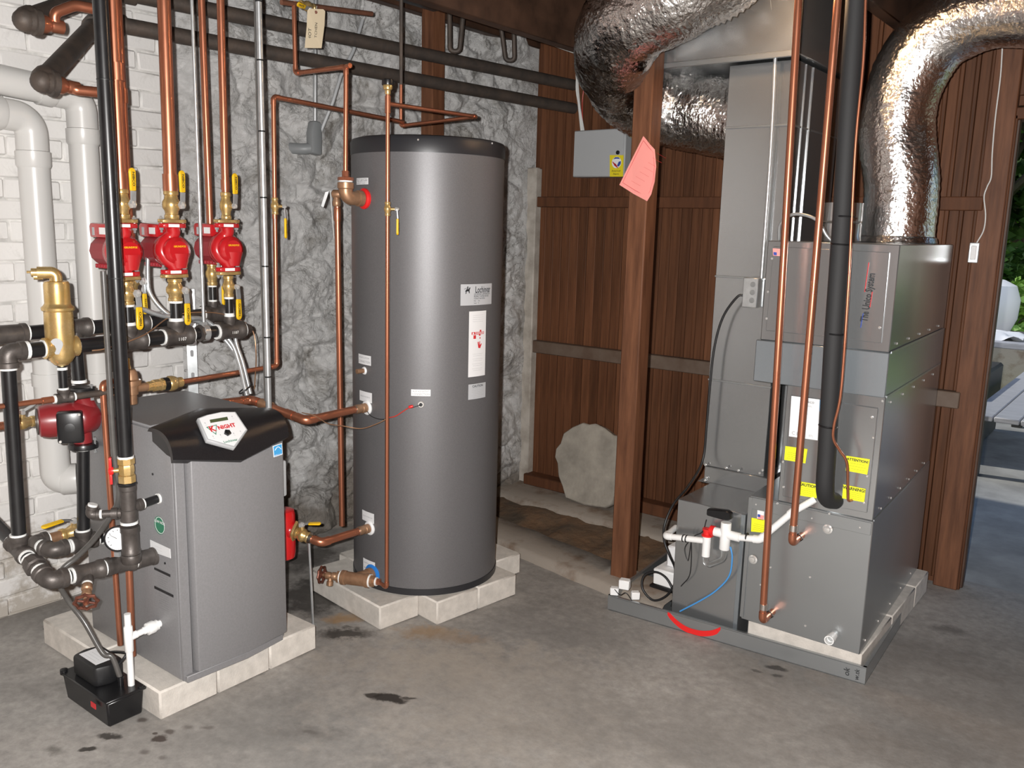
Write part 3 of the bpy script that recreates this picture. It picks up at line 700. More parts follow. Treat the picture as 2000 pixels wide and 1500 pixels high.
for p0, p1, lines in (((-2.619, 2.379, 1.748), (-2.533, 2.361, 1.773), ('HOT WATER','OUTLET')), ((-2.61, 2.376, 1.041), (-2.521, 2.36, 1.08), ('RECIRCULATION','CONNECTION')), ((-2.603, 2.373, 0.8893), (-2.516, 2.36, 0.9308), ('BOILER WATER IN',)),
                      ((-2.586, 2.369, 0.3838), (-2.506, 2.36, 0.4269), ('BOILER WATER OUT',)), ((-2.58, 2.368, 0.162), (-2.501, 2.36, 0.2173), ('DOMESTIC COLD','WATER IN')), ((-2.346, 2.408, 0.9375), (-2.287, 2.456, 0.9637), ('AUX AQUASTAT','CONNECTION'))):
    o, a, z, w, h = tank_label('port_label', p0, p1, 'label_white')
    for i, t in enumerate(lines): tank_text(o, t, w/len(t)*1.35, a, z+((len(lines)-1)/2-i)*h*.42, 'ink_gray')
o, a, z, w, h = tank_label('brand_plate', (-2.224, 2.553, 1.293), (-2.204, 2.719, 1.376), 'label_gray', label='silver maker plate with horse-rider emblem')
tank_text(o, 'Lochinvar', .036, a+.16*w/TRr, z+h*.22, 'ink', bold=.0004, stretch=.62)
for i, (t, s) in enumerate((('LOCHINVAR CORPORATION',.0105), ('INDIRECT WATER HEATER',.0105), ('STORAGE TANK MODEL',.0085), ('Model         Serial',.0065), ('Capacity      Psi',.0065))): tank_text(o, t, s, a-.14*w/TRr, z-h*(-.02+.105*i), 'ink', 'LEFT', stretch=.66)
# little rider emblem
em = MB(); ea = a-.32*w/TRr
for q in ([(-.012,-.004),(-.004,.004),(.004,.003),(.010,.010),(.013,.008),(.009,.000),(.010,-.010),(.007,-.010),(.004,-.003),(-.004,-.004),(-.006,-.012),(-.009,-.012),(-.008,-.004)], [(-.002,.004),(.003,.004),(.003,.012),(-.001,.013)], [(-.016,.004),(.000,.009),(.000,.0075),(-.016,.003)]):
    bse = len(em.v); em.v += [tpt(ea+x/TRr, z+h*.22+y*1.2, .0024) for x, y in q]; em.f.append(tuple(range(bse, bse+len(q))))
em.build('emblem', 'ink', o, smooth=False, fix=False)
o, a, z, w, h = tank_label('danger_label', (-2.211, 2.591, 1.006), (-2.2, 2.683, 1.269), 'label_white', label='tall white scald warning label with red print')
mb = MB(); a0 = a-.36*w/TRr; a1 = a+.36*w/TRr
mb.grid(lambda u, v: tpt(a0+(a1-a0)*u, z+h*(.145+.04*v), .0022), 8, 1); mb.build('warning_bar', 'ink_red', o, fix=False)
tank_text(o, '\u25b2 DANGER', .012, a, z+h*.165, 'label_white', bold=.0002, off=.003)
hm = MB()   # hot tap, drops and hand pictogram
for q in ([(-.004,.050),(.012,.050),(.012,.036),(.004,.036),(.004,.042),(-.004,.042)], [(.008,.062),(.016,.062),(.016,.054),(.008,.054)], [(-.022,.040),(-.010,.040),(-.010,.024),(-.022,.024)], [(.010,.030),(.014,.026),(.010,.022),(.006,.026)],
          [(-.002,.008),(.004,.010),(.004,-.004),(.008,.012),(.011,.011),(.009,-.006),(.018,.002),(.019,-.002),(.012,-.020),(.002,-.018)]):
    bse = len(hm.v); hm.v += [tpt(a+x*1.1/TRr, z+y*.9+h*.0, .0024) for x, y in q]; hm.f.append(tuple(range(bse, bse+len(q))))
hm.build('scald_pictogram', 'ink_red', o, smooth=False, fix=False)
for i in range(8):
    zz = z+h*(.44-.032*i) if i < 4 else z-h*(.15+.075*(i-4)); tank_text(o, '\u2014'*7, .008, a, zz, 'ink_gray')
    if i >= 4: tank_text(o, '\u2014'*6, .008, a, zz-h*.028, 'ink_gray')
o, a, z, w, h = tank_label('caution_label', (-2.21, 2.593, 0.9141), (-2.2, 2.689, 0.9763), 'label_gray')
tank_text(o, 'CAUTION', .013, a, z+h*.34, 'ink', bold=.0002)
for i in range(6): tank_text(o, '\u2014'*(8-(i in (3,5))*2), .0082, a, z+h*(.20-.115*i), 'ink_gray')
# port rings moulded on the jacket
def tank_ring(px, r, material, name, h=.014):
    d = Vector((px[0]-TC_.x, px[1]-TC_.y, 0)).normalized(); o = Vector((TC_.x, TC_.y, px[2]))+d*(TRr-.008)
    return MB().lathe([(r,0),(r,h*.7),(r*.82,h),(r*.5,h)], o, d, 28).build(name, material, tk), o+d*h, d
HOT = tank_ring((-2.559, 2.364, 1.694), .040, 'bright_red', 'port_ring', .02)
REC = tank_ring((-2.565, 2.365, 1.016), .016, 'white', 'port_ring', .014)
BIN = tank_ring((-2.548, 2.362, 0.867), .030, 'white', 'port_ring', .016)
BOUT = tank_ring((-2.534, 2.361, 0.3603), .030, 'white', 'port_ring', .016)
COLD = tank_ring((-2.519, 2.36, 0.1628), .042, 'bright_blue', 'port_ring', .014)
AUX = tank_ring((-2.314, 2.43, 0.9038), .014, 'chrome', 'port_ring', .012)
MB().cyl(REC[1]-REC[2]*.01, REC[1]+REC[2]*.03, .010, 10).build('recirculation_plug', 'bronze', tk)
MB().lathe([(.007,0),(.007,.004)], AUX[1], AUX[2], 12).build('sensor_well', 'ink', tk)
# rivet screws on the top band
for q in ((-2.328, 2.42, 1.912), (-2.201, 2.697, 1.919)):
    d = Vector((q[0]-TC_.x, q[1]-TC_.y, 0)).normalized(); MB().ball(Vector((TC_.x,TC_.y,q[2]))+d*(TRr+.003), .004, 8, 6).build('screw', 'chrome', tk)

# ================================================================ LEFT: boiler piping
YD = Vector((0,1,0)); XD = Vector((1,0,0)); ZD = Vector((0,0,1))
# ---- white vent pipes on the brick wall
def vent(label, y, ztop, zbot, end_up, low):
    x = -3.49; r = .0545
    t = thing('vent_pipe', label, 'pipe', (x,y,zbot), 'white plastic vent pipes')
    MB().cyl((x,y,zbot), (x,y,ztop-.10), r, 28).build('pipe', 'pvc', t)
    arc = fillet([(x,y,ztop-.12), (x,y,ztop), Vector((x,y,ztop))+Vector(end_up).normalized()*.12], .105, 12)
    MB().tube(arc, r*1.03, 28).build('elbow', 'pvc', t)
    MB().lathe([(r*1.03,-.01),(r*1.12,0),(r*1.12,.05),(r*1.0,.052)], (x,y,ztop-.172), (0,0,1), 28).build('elbow_hub', 'pvc', t)
    e = Vector((x,y,ztop))+Vector(end_up).normalized()*.11
    MB().lathe([(r*1.03,-.01),(r*1.12,0),(r*1.12,.05),(r*1.0,.052)], e, end_up, 28).build('elbow_hub', 'pvc', t)
    MB().cyl(e, e+Vector(end_up).normalized()*1.2, r, 28).build('pipe', 'pvc', t)
    if low:
        a = Vector((x,y,zbot)); b = Vector(low)
        arc = fillet([a+Vector((0,0,.16)), Vector((x,y,b.z)), b], .16, 14)
        MB().tube(arc, r*1.03, 28).build('elbow', 'pvc', t)
        d = (b-arc[-2]).normalized(); MB().lathe([(r*1.03,-.06),(r*1.13,-.052),(r*1.13,0),(r*.9,.002)], b, d, 28).build('elbow_hub', 'pvc', t)
        MB().cyl(b, b+d*.25, r*.96, 20).build('pipe', 'pvc', t); MB().lathe([(r*1.0,.0),(r*1.06,.004),(r*1.06,.014),(r*.97,.016)], b, d, 24).build('gasket', 'rubber', t)
        MB().lathe([(r*1.12,-.03),(r*1.12,.02)], a+Vector((0,0,.17)), (0,0,1), 28).build('elbow_hub', 'pvc', t)
    return t
vent('front white plastic vent pipe with elbow bending down to the boiler', 1.548, 1.955, .80, (.05,-1,.05), (-3.455, 1.614, 0.5508))
vent('rear white plastic vent pipe passing behind the black gas pipe', 1.742, 2.055, .78, (.0,-1,.08), (-3.10,1.78,.66))

# ---- dark old iron mains along the stone wall
r = .030
for lab, a, b in (('upper old black iron pipe running along the stone wall', (-3.22, 2.406, 2.43), (-2.882, 4.26, 2.402)), ('lower old black iron pipe running along the stone wall', (-3.22, 2.402, 2.308), (-2.876, 4.26, 2.274))):
    a = Vector(a); b = Vector(b); up = lab.startswith('upper')
    d = (b-a).normalized(); s = a-d*(.70 if up else .66)
    t = thing('iron_main', lab, 'pipe', b, 'old iron mains on the stone wall')
    e = Vector((-2.88, 1.281, 2.178)) if up else Vector((-2.88, 1.32, 2.006))
    if up: s = a-d*.62
    MB().cyl(s, b, r, 18).build('pipe', 'old_iron', t)
    dd = (e-s).normalized()
    m = MB(); m.tube(fillet([s+d*.09, s, s+dd*.09], .05, 8), r*1.32, 16); m.build('elbow', 'old_iron', t)
    MB().cyl(s, e, r*1.05, 18).build('pipe', 'old_iron', t)
    # reducing tee at the near end, copper stub out of it
    m = MB(); m.ball(e, r*1.16, 18, 10, dd); m.lathe([(r*1.1,-.055),(r*1.28,-.045),(r*1.28,-.02),(r*1.1,0)], e, dd, 18)
    out = (Vector((-2.88, 1.493, 1.998))-Vector((-2.88, 1.32, 2.006))).normalized() if not up else Vector((.03,1,.0)).normalized()
    m.lathe([(r*1.1,0),(r*1.12,.022),(r*1.36,.025),(r*1.36,.042),(r,.042)], e, out, 18); m.build('reducing_tee', 'old_iron', t)
    q = e+out*.042
    MB().lathe([(r*1.02,0),(r*1.0,.004)], q, out, 16).build('sealant_ring', 'dope', t)
    m = MB(); m.lathe([(r*.95,.002),(r*.9,.02),(.019,.034),(.0205,.04),(.0205,.07),(.018,.072)], q, out, 16); m.build('copper_adapter', 'copper', t)
    if up: pts = [q+out*.05, (-2.87, 1.363, 2.213), (-2.86, 1.427, 2.249), (-2.84, 1.529, 2.246)]
    else: pts = [q+out*.05, (-2.87, 1.418, 1.994), (-2.85, 1.52, 1.995)]
    MB().tube(fillet(pts, .06, 6), .0165, 14).build('copper_branch', 'copper', t)
    MB().cyl(Vector(pts[-1]), Vector((-2.845,pts[-1][1],2.7)), .0165, 14).build('copper_riser', 'copper', t)

# ---- black gas pipe in front
gx, gy = -2.52, 1.330
t = thing('gas_pipe', 'black steel gas pipe dropping past the red-handled gas cock', 'pipe', (gx,gy,.50))
MB().cyl((gx,gy,.865), (gx,gy,2.72), .0215, 20).build('pipe', 'black_pipe', t)
for zz in (1.985, 1.42): MB().lathe([(.0220,-.002),(.0225,0),(.0220,.002)], (gx,gy,zz), ZD, 20).build('cable_tie', 'rubber', t)
ring(t, (gx,gy,.868), ZD, .0245, .010)
m = MB(); m.lathe([(.0195,.66),(.0255,.664),(.0255,.70),(.0235,.702),(.0235,.762),(.0255,.764),(.0255,.778),(.02,.78)], (gx,gy,0), ZD, 20)
m.lathe([(.017,.0),(.017,.030),(.019,.032),(.019,.045)], (gx,gy,.705), (0,1,.05), 14); m.lathe([(.015,.0),(.015,.03),(.018,.032),(.018,.05)], (gx,gy,.690), (-.6,-.8,0), 14)
m.build('gas_tee', 'fitting_iron', t)
ring(t, (gx,gy+.047,.707), YD, .017, .006); MB().cyl((gx,gy+.045,.707), (gx+.004,1.425,.713), .0135, 12).build('pipe', 'black_pipe', t); ring(t, (gx+.004,1.428,.713), YD, .017, .006)
q = Vector((gx,gy,.690))+Vector((-.6,-.8,0))*.045; MB().cyl(q, q+Vector((-.6,-.8,0))*.05, .012, 12).build('pipe', 'fitting_iron', t); iron_elbow(t, q+Vector((-.6,-.8,0))*.066, (.6,.8,0), (.15,.25,.95), .0125)
ring(t, (gx,gy,.658), ZD, .0265, .008)
m = MB(); m.lathe([(.021,.648),(.0285,.645),(.0285,.628),(.0262,.625),(.0262,.570),(.029,.566),(.029,.556),(.02,.554)], (gx,gy,0), ZD, 20); m.build('union', 'fitting_iron', t)
ring(t, (gx,gy,.556), ZD, .0240, .006)
m = MB(); m.lathe([(.0285,.554),(.0310,.550),(.0310,.534),(.0285,.529),(.0270,.525),(.01,.523)], (gx,gy,0), ZD, 20); m.build('drip_cap', 'fitting_iron', t)
MB().lathe([(.0262,-.0035),(.0285,0),(.0262,.0035)], (gx,gy,.785), ZD, 20).build('cable_tie', 'rubber', t)
v = thing('gas_valve', 'brass gas cock with a red butterfly handle', 'valve', (gx,gy,.785))
m = MB(); m.lathe([(.0235,.788),(.0265,.790),(.0265,.812),(.0225,.815),(.0245,.826),(.0245,.838),(.0225,.846),(.0265,.849),(.0265,.866),(.022,.868)], (gx,gy,0), ZD, 8); m.build('body', 'brass', v)
hd = Vector((-.5,-.87,0)).normalized(); hb = Vector((gx,gy,.829))+hd*.020
MB().cyl(hb, hb+hd*.018, .008, 10).build('stem', 'brass', v)
m = MB(); hc = hb+hd*.02; hw_ = Vector((.87,-.5,0))
for sgn in (1,-1):
    m.prism([hc+hw_*.008*sgn+ZD*.004, hc+hw_*.004*sgn+ZD*.016*sgn-hw_*.012, hc+ZD*sgn*.042-hw_*.010, hc+ZD*sgn*.042+hw_*.008, hc+hw_*.012+ZD*.010*sgn, hc-hw_*.012], hd*.008)
m.lathe([(.012,-.004),(.012,.009),(.006,.011)], hc, hd, 14); m.build('handle', 'bright_red', v, bevel=.0015)

# ---- front manifold: black nipples, iron tees
mx, mz, mr = -2.75, 1.195, .024
t = thing('supply_manifold', 'front black manifold pipe with iron tees under the red pumps', 'pipe', (mx,1.11,.58))
MY = [1.485, 1.660, 1.873]                                     # the three zone branches
iron_elbow(t, (mx,1.105,mz), YD, -ZD, .021)
MB().cyl((mx,1.14,mz-.003), (mx,1.215,mz-.001), mr, 18).build('nipple', 'black_pipe', t)
MB().cyl((mx,1.305,mz), (mx,MY[0]-.04,mz), mr, 18).build('nipple', 'black_pipe', t)
MB().cyl((mx,MY[0]+.04,mz), (mx,MY[1]-.04,mz+.003), mr, 18).build('nipple', 'black_pipe', t)
MB().cyl((mx,MY[1]+.04,mz+.003), (mx,MY[2]-.04,mz+.006), .0215, 18).build('nipple', 'black_pipe', t)
m = MB(); m.lathe([(.024,-.012),(.031,-.010),(.031,.004),(.027,.006),(.027,.018)], (mx,MY[1]+.095,mz+.004), YD, 8); m.build('union', 'fitting_iron', t)
for i, y in enumerate(MY): tee(t, (mx,y,mz+.002*i), YD, ZD, mr, .0215 if i < 2 else .016, .052)
m = MB(); m.lathe([(.024,0),(.027,.006),(.016,.034),(.01,.036)], (mx,MY[2]+.055,mz+.005), YD, 6); m.build('plug', 'fitting_iron', t)
flat_text(t, '1107', .016, (mx+.0325,MY[1],mz-.006), YD, ZD, 'dope', 'cast_mark'); flat_text(t, '1107', .014, (mx+.0325,MY[2],mz), YD, ZD, 'dope', 'cast_mark')
ring(t, (mx,1.105+.055,mz), YD, .0275, .010); ring(t, (mx,1.212,mz), YD, .0275, .012); ring(t, (mx,1.309,mz), YD, .0275, .012)
MB().cyl((mx,1.105,mz-.05), (mx,1.098,.62), .0210, 18).build('pipe', 'black_pipe', t)
C1 = Vector((mx,1.095,.578)); E1 = Vector((-2.57,1.100,.522)); cd = (E1-C1).normalized()
tee(t, C1, cd, ZD, .0205, .0205, .044)
MB().cyl(C1-cd*.04, C1-cd*.22, .0205, 16).build('nipple', 'black_pipe', t)
m = MB(); uc = C1+cd*.098; m.lathe([(.0215,-.028),(.027,-.026),(.027,-.010),(.0325,-.008),(.0335,.010),(.028,.014),(.028,.024),(.022,.026)], uc, cd, 8); m.build('union', 'fitting_iron', t)
ring(t, uc-cd*.032, cd, .0235, .008); ring(t, uc+cd*.030, cd, .0235, .008)
MB().cyl(C1+cd*.04, E1-cd*.03, .0205, 16).build('nipple', 'black_pipe', t)
ed = Vector((0.02,1,-.05)).normalized()
iron_elbow(t, E1, -cd, ed, .0215)
t2 = [E1+ed*k for k in (.115,.215)]
MB().cyl(E1+ed*.03, E1+ed*.33, .0200, 16).build('nipple', 'black_pipe', t)
tee(t, t2[0], ed, (.75,-.45,-.45), .0215, .013, .046); tee(t, t2[1], ed, (.25,-.1,.95), .0215, .010, .046, dope=False)
ring(t, t2[1]+ed*.05, ed, .0250, .010)
m = MB(); m.lathe([(.0275,.268),(.0290,.272),(.0275,.276),(.0275,.322),(.0300,.324),(.0300,.336),(.020,.338)], E1, ed, 18); m.build('coupling', 'fitting_iron', t); ring(t, E1+ed*.340, ed, .0260, .009)
MB().cyl(E1+ed*.33, E1+ed*.365, .016, 12).build('copper_stub', 'bronze', t)
# pressure gauge
g0 = t2[1]+Vector((.012,-.006,.045)); gn = Vector((.72,-.66,.12)).normalized()
t = thing('pressure_gauge', 'round white-faced pressure gauge with a black rim', 'gauge', g0)
MB().lathe([(.012,-.012),(.016,-.010),(.016,.004),(.010,.006),(.010,.016)], g0, ZD, 6).build('stem', 'zinc', t)
gc = g0+ZD*.046
MB().lathe([(.030,-.022),(.039,-.018),(.041,0),(.041,.008),(.037,.009),(.0355,.005)], gc, gn, 32).build('case', 'plastic_black', t)
dl = MB().lathe([(.0355,0),(.0355,.0055)], gc, gn, 32).build('dial', 'label_white', t, smooth=False)
gu = ZD.cross(gn).normalized(); gw = gn.cross(gu)
m = MB()
for k in range(11):
    a = math.radians(225-27*k); q = gc+gn*.0062; m.hexa([q+(gu*math.cos(a+s1)+gw*math.sin(a+s1))*rr+gn*h for h in (0,.0004) for s1, rr in ((-.03,.025),(.03,.025),(.03,.030),(-.03,.030))])
m.build('scale_marks', 'ink', dl, smooth=False)
a = math.radians(150); q = gc+gn*.007; m = MB(); m.hexa([q+(gu*math.cos(a+s1)+gw*math.sin(a+s1))*rr+gn*h for h in (0,.0006) for s1, rr in ((-.4,.002),(.4,.002),(.02,.026),(-.02,.026))]); m.build('needle', 'ink', dl, smooth=False)
# drain valve with rusty handwheel
def handwheel_valve(label, a, d, sc=1.0, wheel='rust_valve', body='bronze', spout=None):
    a = Vector(a); d = Vector(d).normalized()
    t = thing('drain_valve', label, 'valve', a)
    MB().lathe([(.013*sc,0),(.016*sc,.004),(.016*sc,.020*sc),(.012*sc,.024*sc),(.015*sc,.034*sc),(.015*sc,.046*sc),(.008*sc,.052*sc),(.006*sc,.07*sc)], a, d, 12).build('body', body, t)
    u, w = perp(d); c = a+d*.068*sc; m = MB(); R = .030*sc
    pts = [c+(u*math.cos(2*PI*k/24)+w*math.sin(2*PI*k/24))*R*(1+.10*math.cos(8*2*PI*k/24)) for k in range(25)]
    m.tube(pts, .0052*sc, 8, caps=False)
    for k in range(4): aa = PI*k/2+.4; m.cyl(c, c+(u*math.cos(aa)+w*math.sin(aa))*R, .0042*sc, 8)
    m.lathe([(.009*sc,-.006),(.009*sc,.006)], c, d, 12); wh = m.build('handwheel', wheel, t)
    MB().lathe([(.005*sc,0),(.005*sc,.004)], c+d*.006, d, 8).build('wheel_nut', 'copper', wh)
    if spout is not None:
        s = Vector(spout).normalized(); q = a+d*.030*sc; MB().lathe([(.009*sc,0),(.010*sc,.02*sc),(.013*sc,.022*sc),(.013*sc,.038*sc),(.010*sc,.040*sc)], q, s, 12).build('spout', body, t)
    return t
dv = Vector((.75,-.45,-.45)).normalized()
handwheel_valve('small drain valve with a scalloped brown handwheel below the gauge', t2[0]+dv*.050, dv, 1.0)

# ---- air separator
sy = 1.262
t = thing('air_separator', 'brass air separator with a swan-neck vent on the front manifold', 'air separator', (mx,sy,mz-.06))
m = MB(); m.lathe([(.012,-.058),(.020,-.056),(.030,-.046),(.040,-.030),(.042,.0),(.042,.085),(.0415,.112),(.047,.116),(.048,.124),(.044,.128),(.040,.132),(.037,.138),(.037,.195),(.034,.204),(.028,.206)], (mx,sy,mz), ZD, 32)
m.build('body', 'brass', t)
m = MB()
for s in (1,-1): m.lathe([(.034,.02),(.031,.036),(.033,.040),(.033,.050),(.026,.052)], (mx,sy,mz), YD*s, 20)
m.build('pipe_socket', 'brass', t)
m = MB(); nd = Vector((-.45,-.89,0)).normalized(); b0 = Vector((mx,sy,mz+.205))
m.tube(fillet([b0-ZD*.004, b0+ZD*.026, b0+ZD*.026+nd*.050], .022, 8), .0185, 16); m.lathe([(.0135,.045),(.0135,.066),(.010,.067)], b0+ZD*.026, nd, 12); m.lathe([(.004,.06),(.004,.078)], b0+ZD*.028, nd, 8); m.lathe([(.010,.035),(.010,.060)], b0+ZD*.014, nd, 10)
m.build('vent_head', 'brass', t)
fn = Vector((.78,-.62,0)).normalized(); fu = Vector((.62,.78,0)).normalized(); fo = Vector((mx,sy,mz+.005))+fn*.0412
m = MB(); m.prism([fo+fu*.018*math.cos(a)+ZD*(.010+.018*math.sin(a)) for a in [math.radians(k) for k in range(-30,211,20)]]+[fo-fu*.005-ZD*.022, fo+fu*.005-ZD*.022], fn*.002)
bg = m.build('badge', 'box_gray', t); bg['label'] = 'small silver drop-shaped badge'
MB().cyl((mx,sy,mz-.07), (mx,sy,mz-.055), .010, 8).build('drain_plug', 'brass', t)

# ---- cold-water make-up line
fz = 1.033
t = thing('makeup_line', 'thin make-up line of copper and iron crossing above the boiler', 'pipe', (mx,1.0,fz))
MB().cyl((mx,.98,fz), (mx,1.225,fz), .0085, 12).build('copper_pipe', 'copper', t); MB().cyl((mx,1.195,fz), (mx,1.232,fz), .0108, 12).build('adapter', 'copper', t)
tee(t, (mx,sy,fz), YD, ZD, .0115, .0135, .027)
MB().cyl((mx,sy,fz+.02), (mx,sy,mz-.06), .0135, 14).build('nipple', 'black_pipe', t); ring(t, (mx,sy,mz-.068), ZD, .016, .008)
MB().cyl((mx,sy+.025,fz), (mx,1.43,fz), .0105, 12).build('iron_pipe', 'old_iron', t)
pv = thing('pressure_valve', 'bronze bell-topped pressure reducing valve above the boiler', 'valve', (mx,1.48,fz-.05))
m = MB(); m.lathe([(.019,-.052),(.021,-.050),(.021,-.02),(.026,-.018),(.026,.012),(.036,.014),(.036,.024)], (mx,1.480,fz), ZD, 20); m.lathe([(.015,-.06),(.015,.06)], (mx,1.482,fz), YD, 14); m.build('body', 'bronze', pv)
m = MB(); m.lathe([(.037,.022),(.037,.030),(.028,.034),(.025,.056),(.019,.066),(.008,.068)], (mx,1.480,fz), ZD, 24); m.build('bell_cap', 'bronze', pv)
MB().lathe([(.0065,.066),(.0065,.076),(.0042,.080),(.0042,.104),(.002,.106)], (mx,1.480,fz), ZD, 10).build('adjusting_screw', 'brass', pv)
for k in range(4):
    a = PI/4+k*PI/2; MB().ball((mx+.032*math.cos(a),1.48+.032*math.sin(a),fz+.032), .0042, 8, 6).build('screw', 'chrome', pv)
bv = thing('backflow_valve', 'brass backflow preventer with a black band, left of the copper line', 'valve', (mx,1.60,fz))
m = MB(); m.lathe([(.015,-.055),(.017,-.054),(.017,-.035),(.021,-.033),(.021,-.012),(.017,-.010),(.022,-.006),(.022,.004)], (mx,1.595,fz), YD, 8); m.build('inlet', 'brass', bv)
MB().lathe([(.0235,.004),(.0235,.022)], (mx,1.595,fz), YD, 20).build('label_band', 'plastic_black', bv)
m = MB(); m.lathe([(.024,.022),(.027,.026),(.027,.042),(.023,.052),(.018,.056),(.018,.075),(.011,.078)], (mx,1.595,fz), YD, 10); m.build('outlet', 'brass', bv)
CU = Vector((mx,2.078,fz+.012)); top = (-2.75, 2.097, 2.054)
run('copper_feed', 'thin copper feed rising past a valve then running right behind the tank', 'pipe', [(mx,1.66,fz), CU, (mx,2.09,2.052), (mx-.01,2.775,2.035)], .0090, 'copper', R=.02, collars=[((mx,2.084,1.62),ZD)])

# ---- rear manifold
rx, rz = -2.90, 1.232
t = thing('return_manifold', 'rear black manifold pipe half hidden behind the front one', 'pipe', (rx,1.378,.48))
RY = [1.585,1.905]
MB().cyl((rx,.95,rz-.008), (rx,RY[0]-.03,rz), .0235, 16).build('nipple', 'black_pipe', t); MB().cyl((rx,RY[0]+.03,rz), (rx,RY[1]-.03,rz+.016), .0235, 16).build('nipple', 'black_pipe', t)
m = MB(); m.lathe([(.030,-.06),(.0325,-.058),(.0325,-.045),(.030,-.043),(.030,.043),(.0325,.045),(.0325,.06),(.024,.061)], (rx,1.165,rz-.004), YD, 18); m.build('coupling', 'fitting_iron', t); ring(t, (rx,1.228,rz-.003), YD, .027, .008)
tee(t, (rx,1.378,rz), YD, -ZD, .0235, .0205, .05)
tee(t, (rx,RY[0],rz), YD, ZD, .0235, .018, .05); tee(t, (rx,RY[1],rz+.016), YD, ZD, .0235, .0135, .045)
MB().cyl((rx,1.380,rz-.05), (rx,1.384,1.045), .0205, 16).build('pipe', 'black_pipe', t); ring(t, (rx,1.384,1.052), ZD, .0245, .010)
for i, y in enumerate(RY):
    zz = rz+.016*i; r_ = (.018,.0135)[i]
    MB().cyl((rx,y,zz+.04), (rx,y,zz+.105), r_, 14).build('nipple', 'black_pipe', t); ring(t, (rx,y,zz+.105), ZD, r_*1.2, .008)
ball_valve('ball_valve', 'brass rear-row ball valve, yellow grip hanging beside the left pump', (rx,RY[0],rz+.150), ZD, (.9,.43,0), -ZD, .0185, .09, .11, .022, 'yellow-handled ball valves', mark='WATTS')
ball_valve('ball_valve', 'brass rear-row ball valve, yellow grip hanging beside the right pump', (rx,RY[1],rz+.165), ZD, (.9,.43,0), -ZD, .0150, .085, .11, .020, 'yellow-handled ball valves', mark='WATTS')
run('copper_riser', 'wide copper riser behind the left red pump', 'pipe', [(rx,RY[0],rz+.19), (rx,RY[0]-.002,2.70)], .0185, 'copper', group='copper risers from the manifolds', collars=[((rx,RY[0],1.52),ZD),((rx,RY[0],2.0),ZD)])
run('copper_riser', 'thin copper riser standing between the middle and right pumps', 'pipe', [(rx,RY[1],rz+.205), (rx,RY[1]-.004,2.70)], .0128, 'copper', group='copper risers from the manifolds', collars=[((rx,RY[1]-.002,1.48),ZD)])

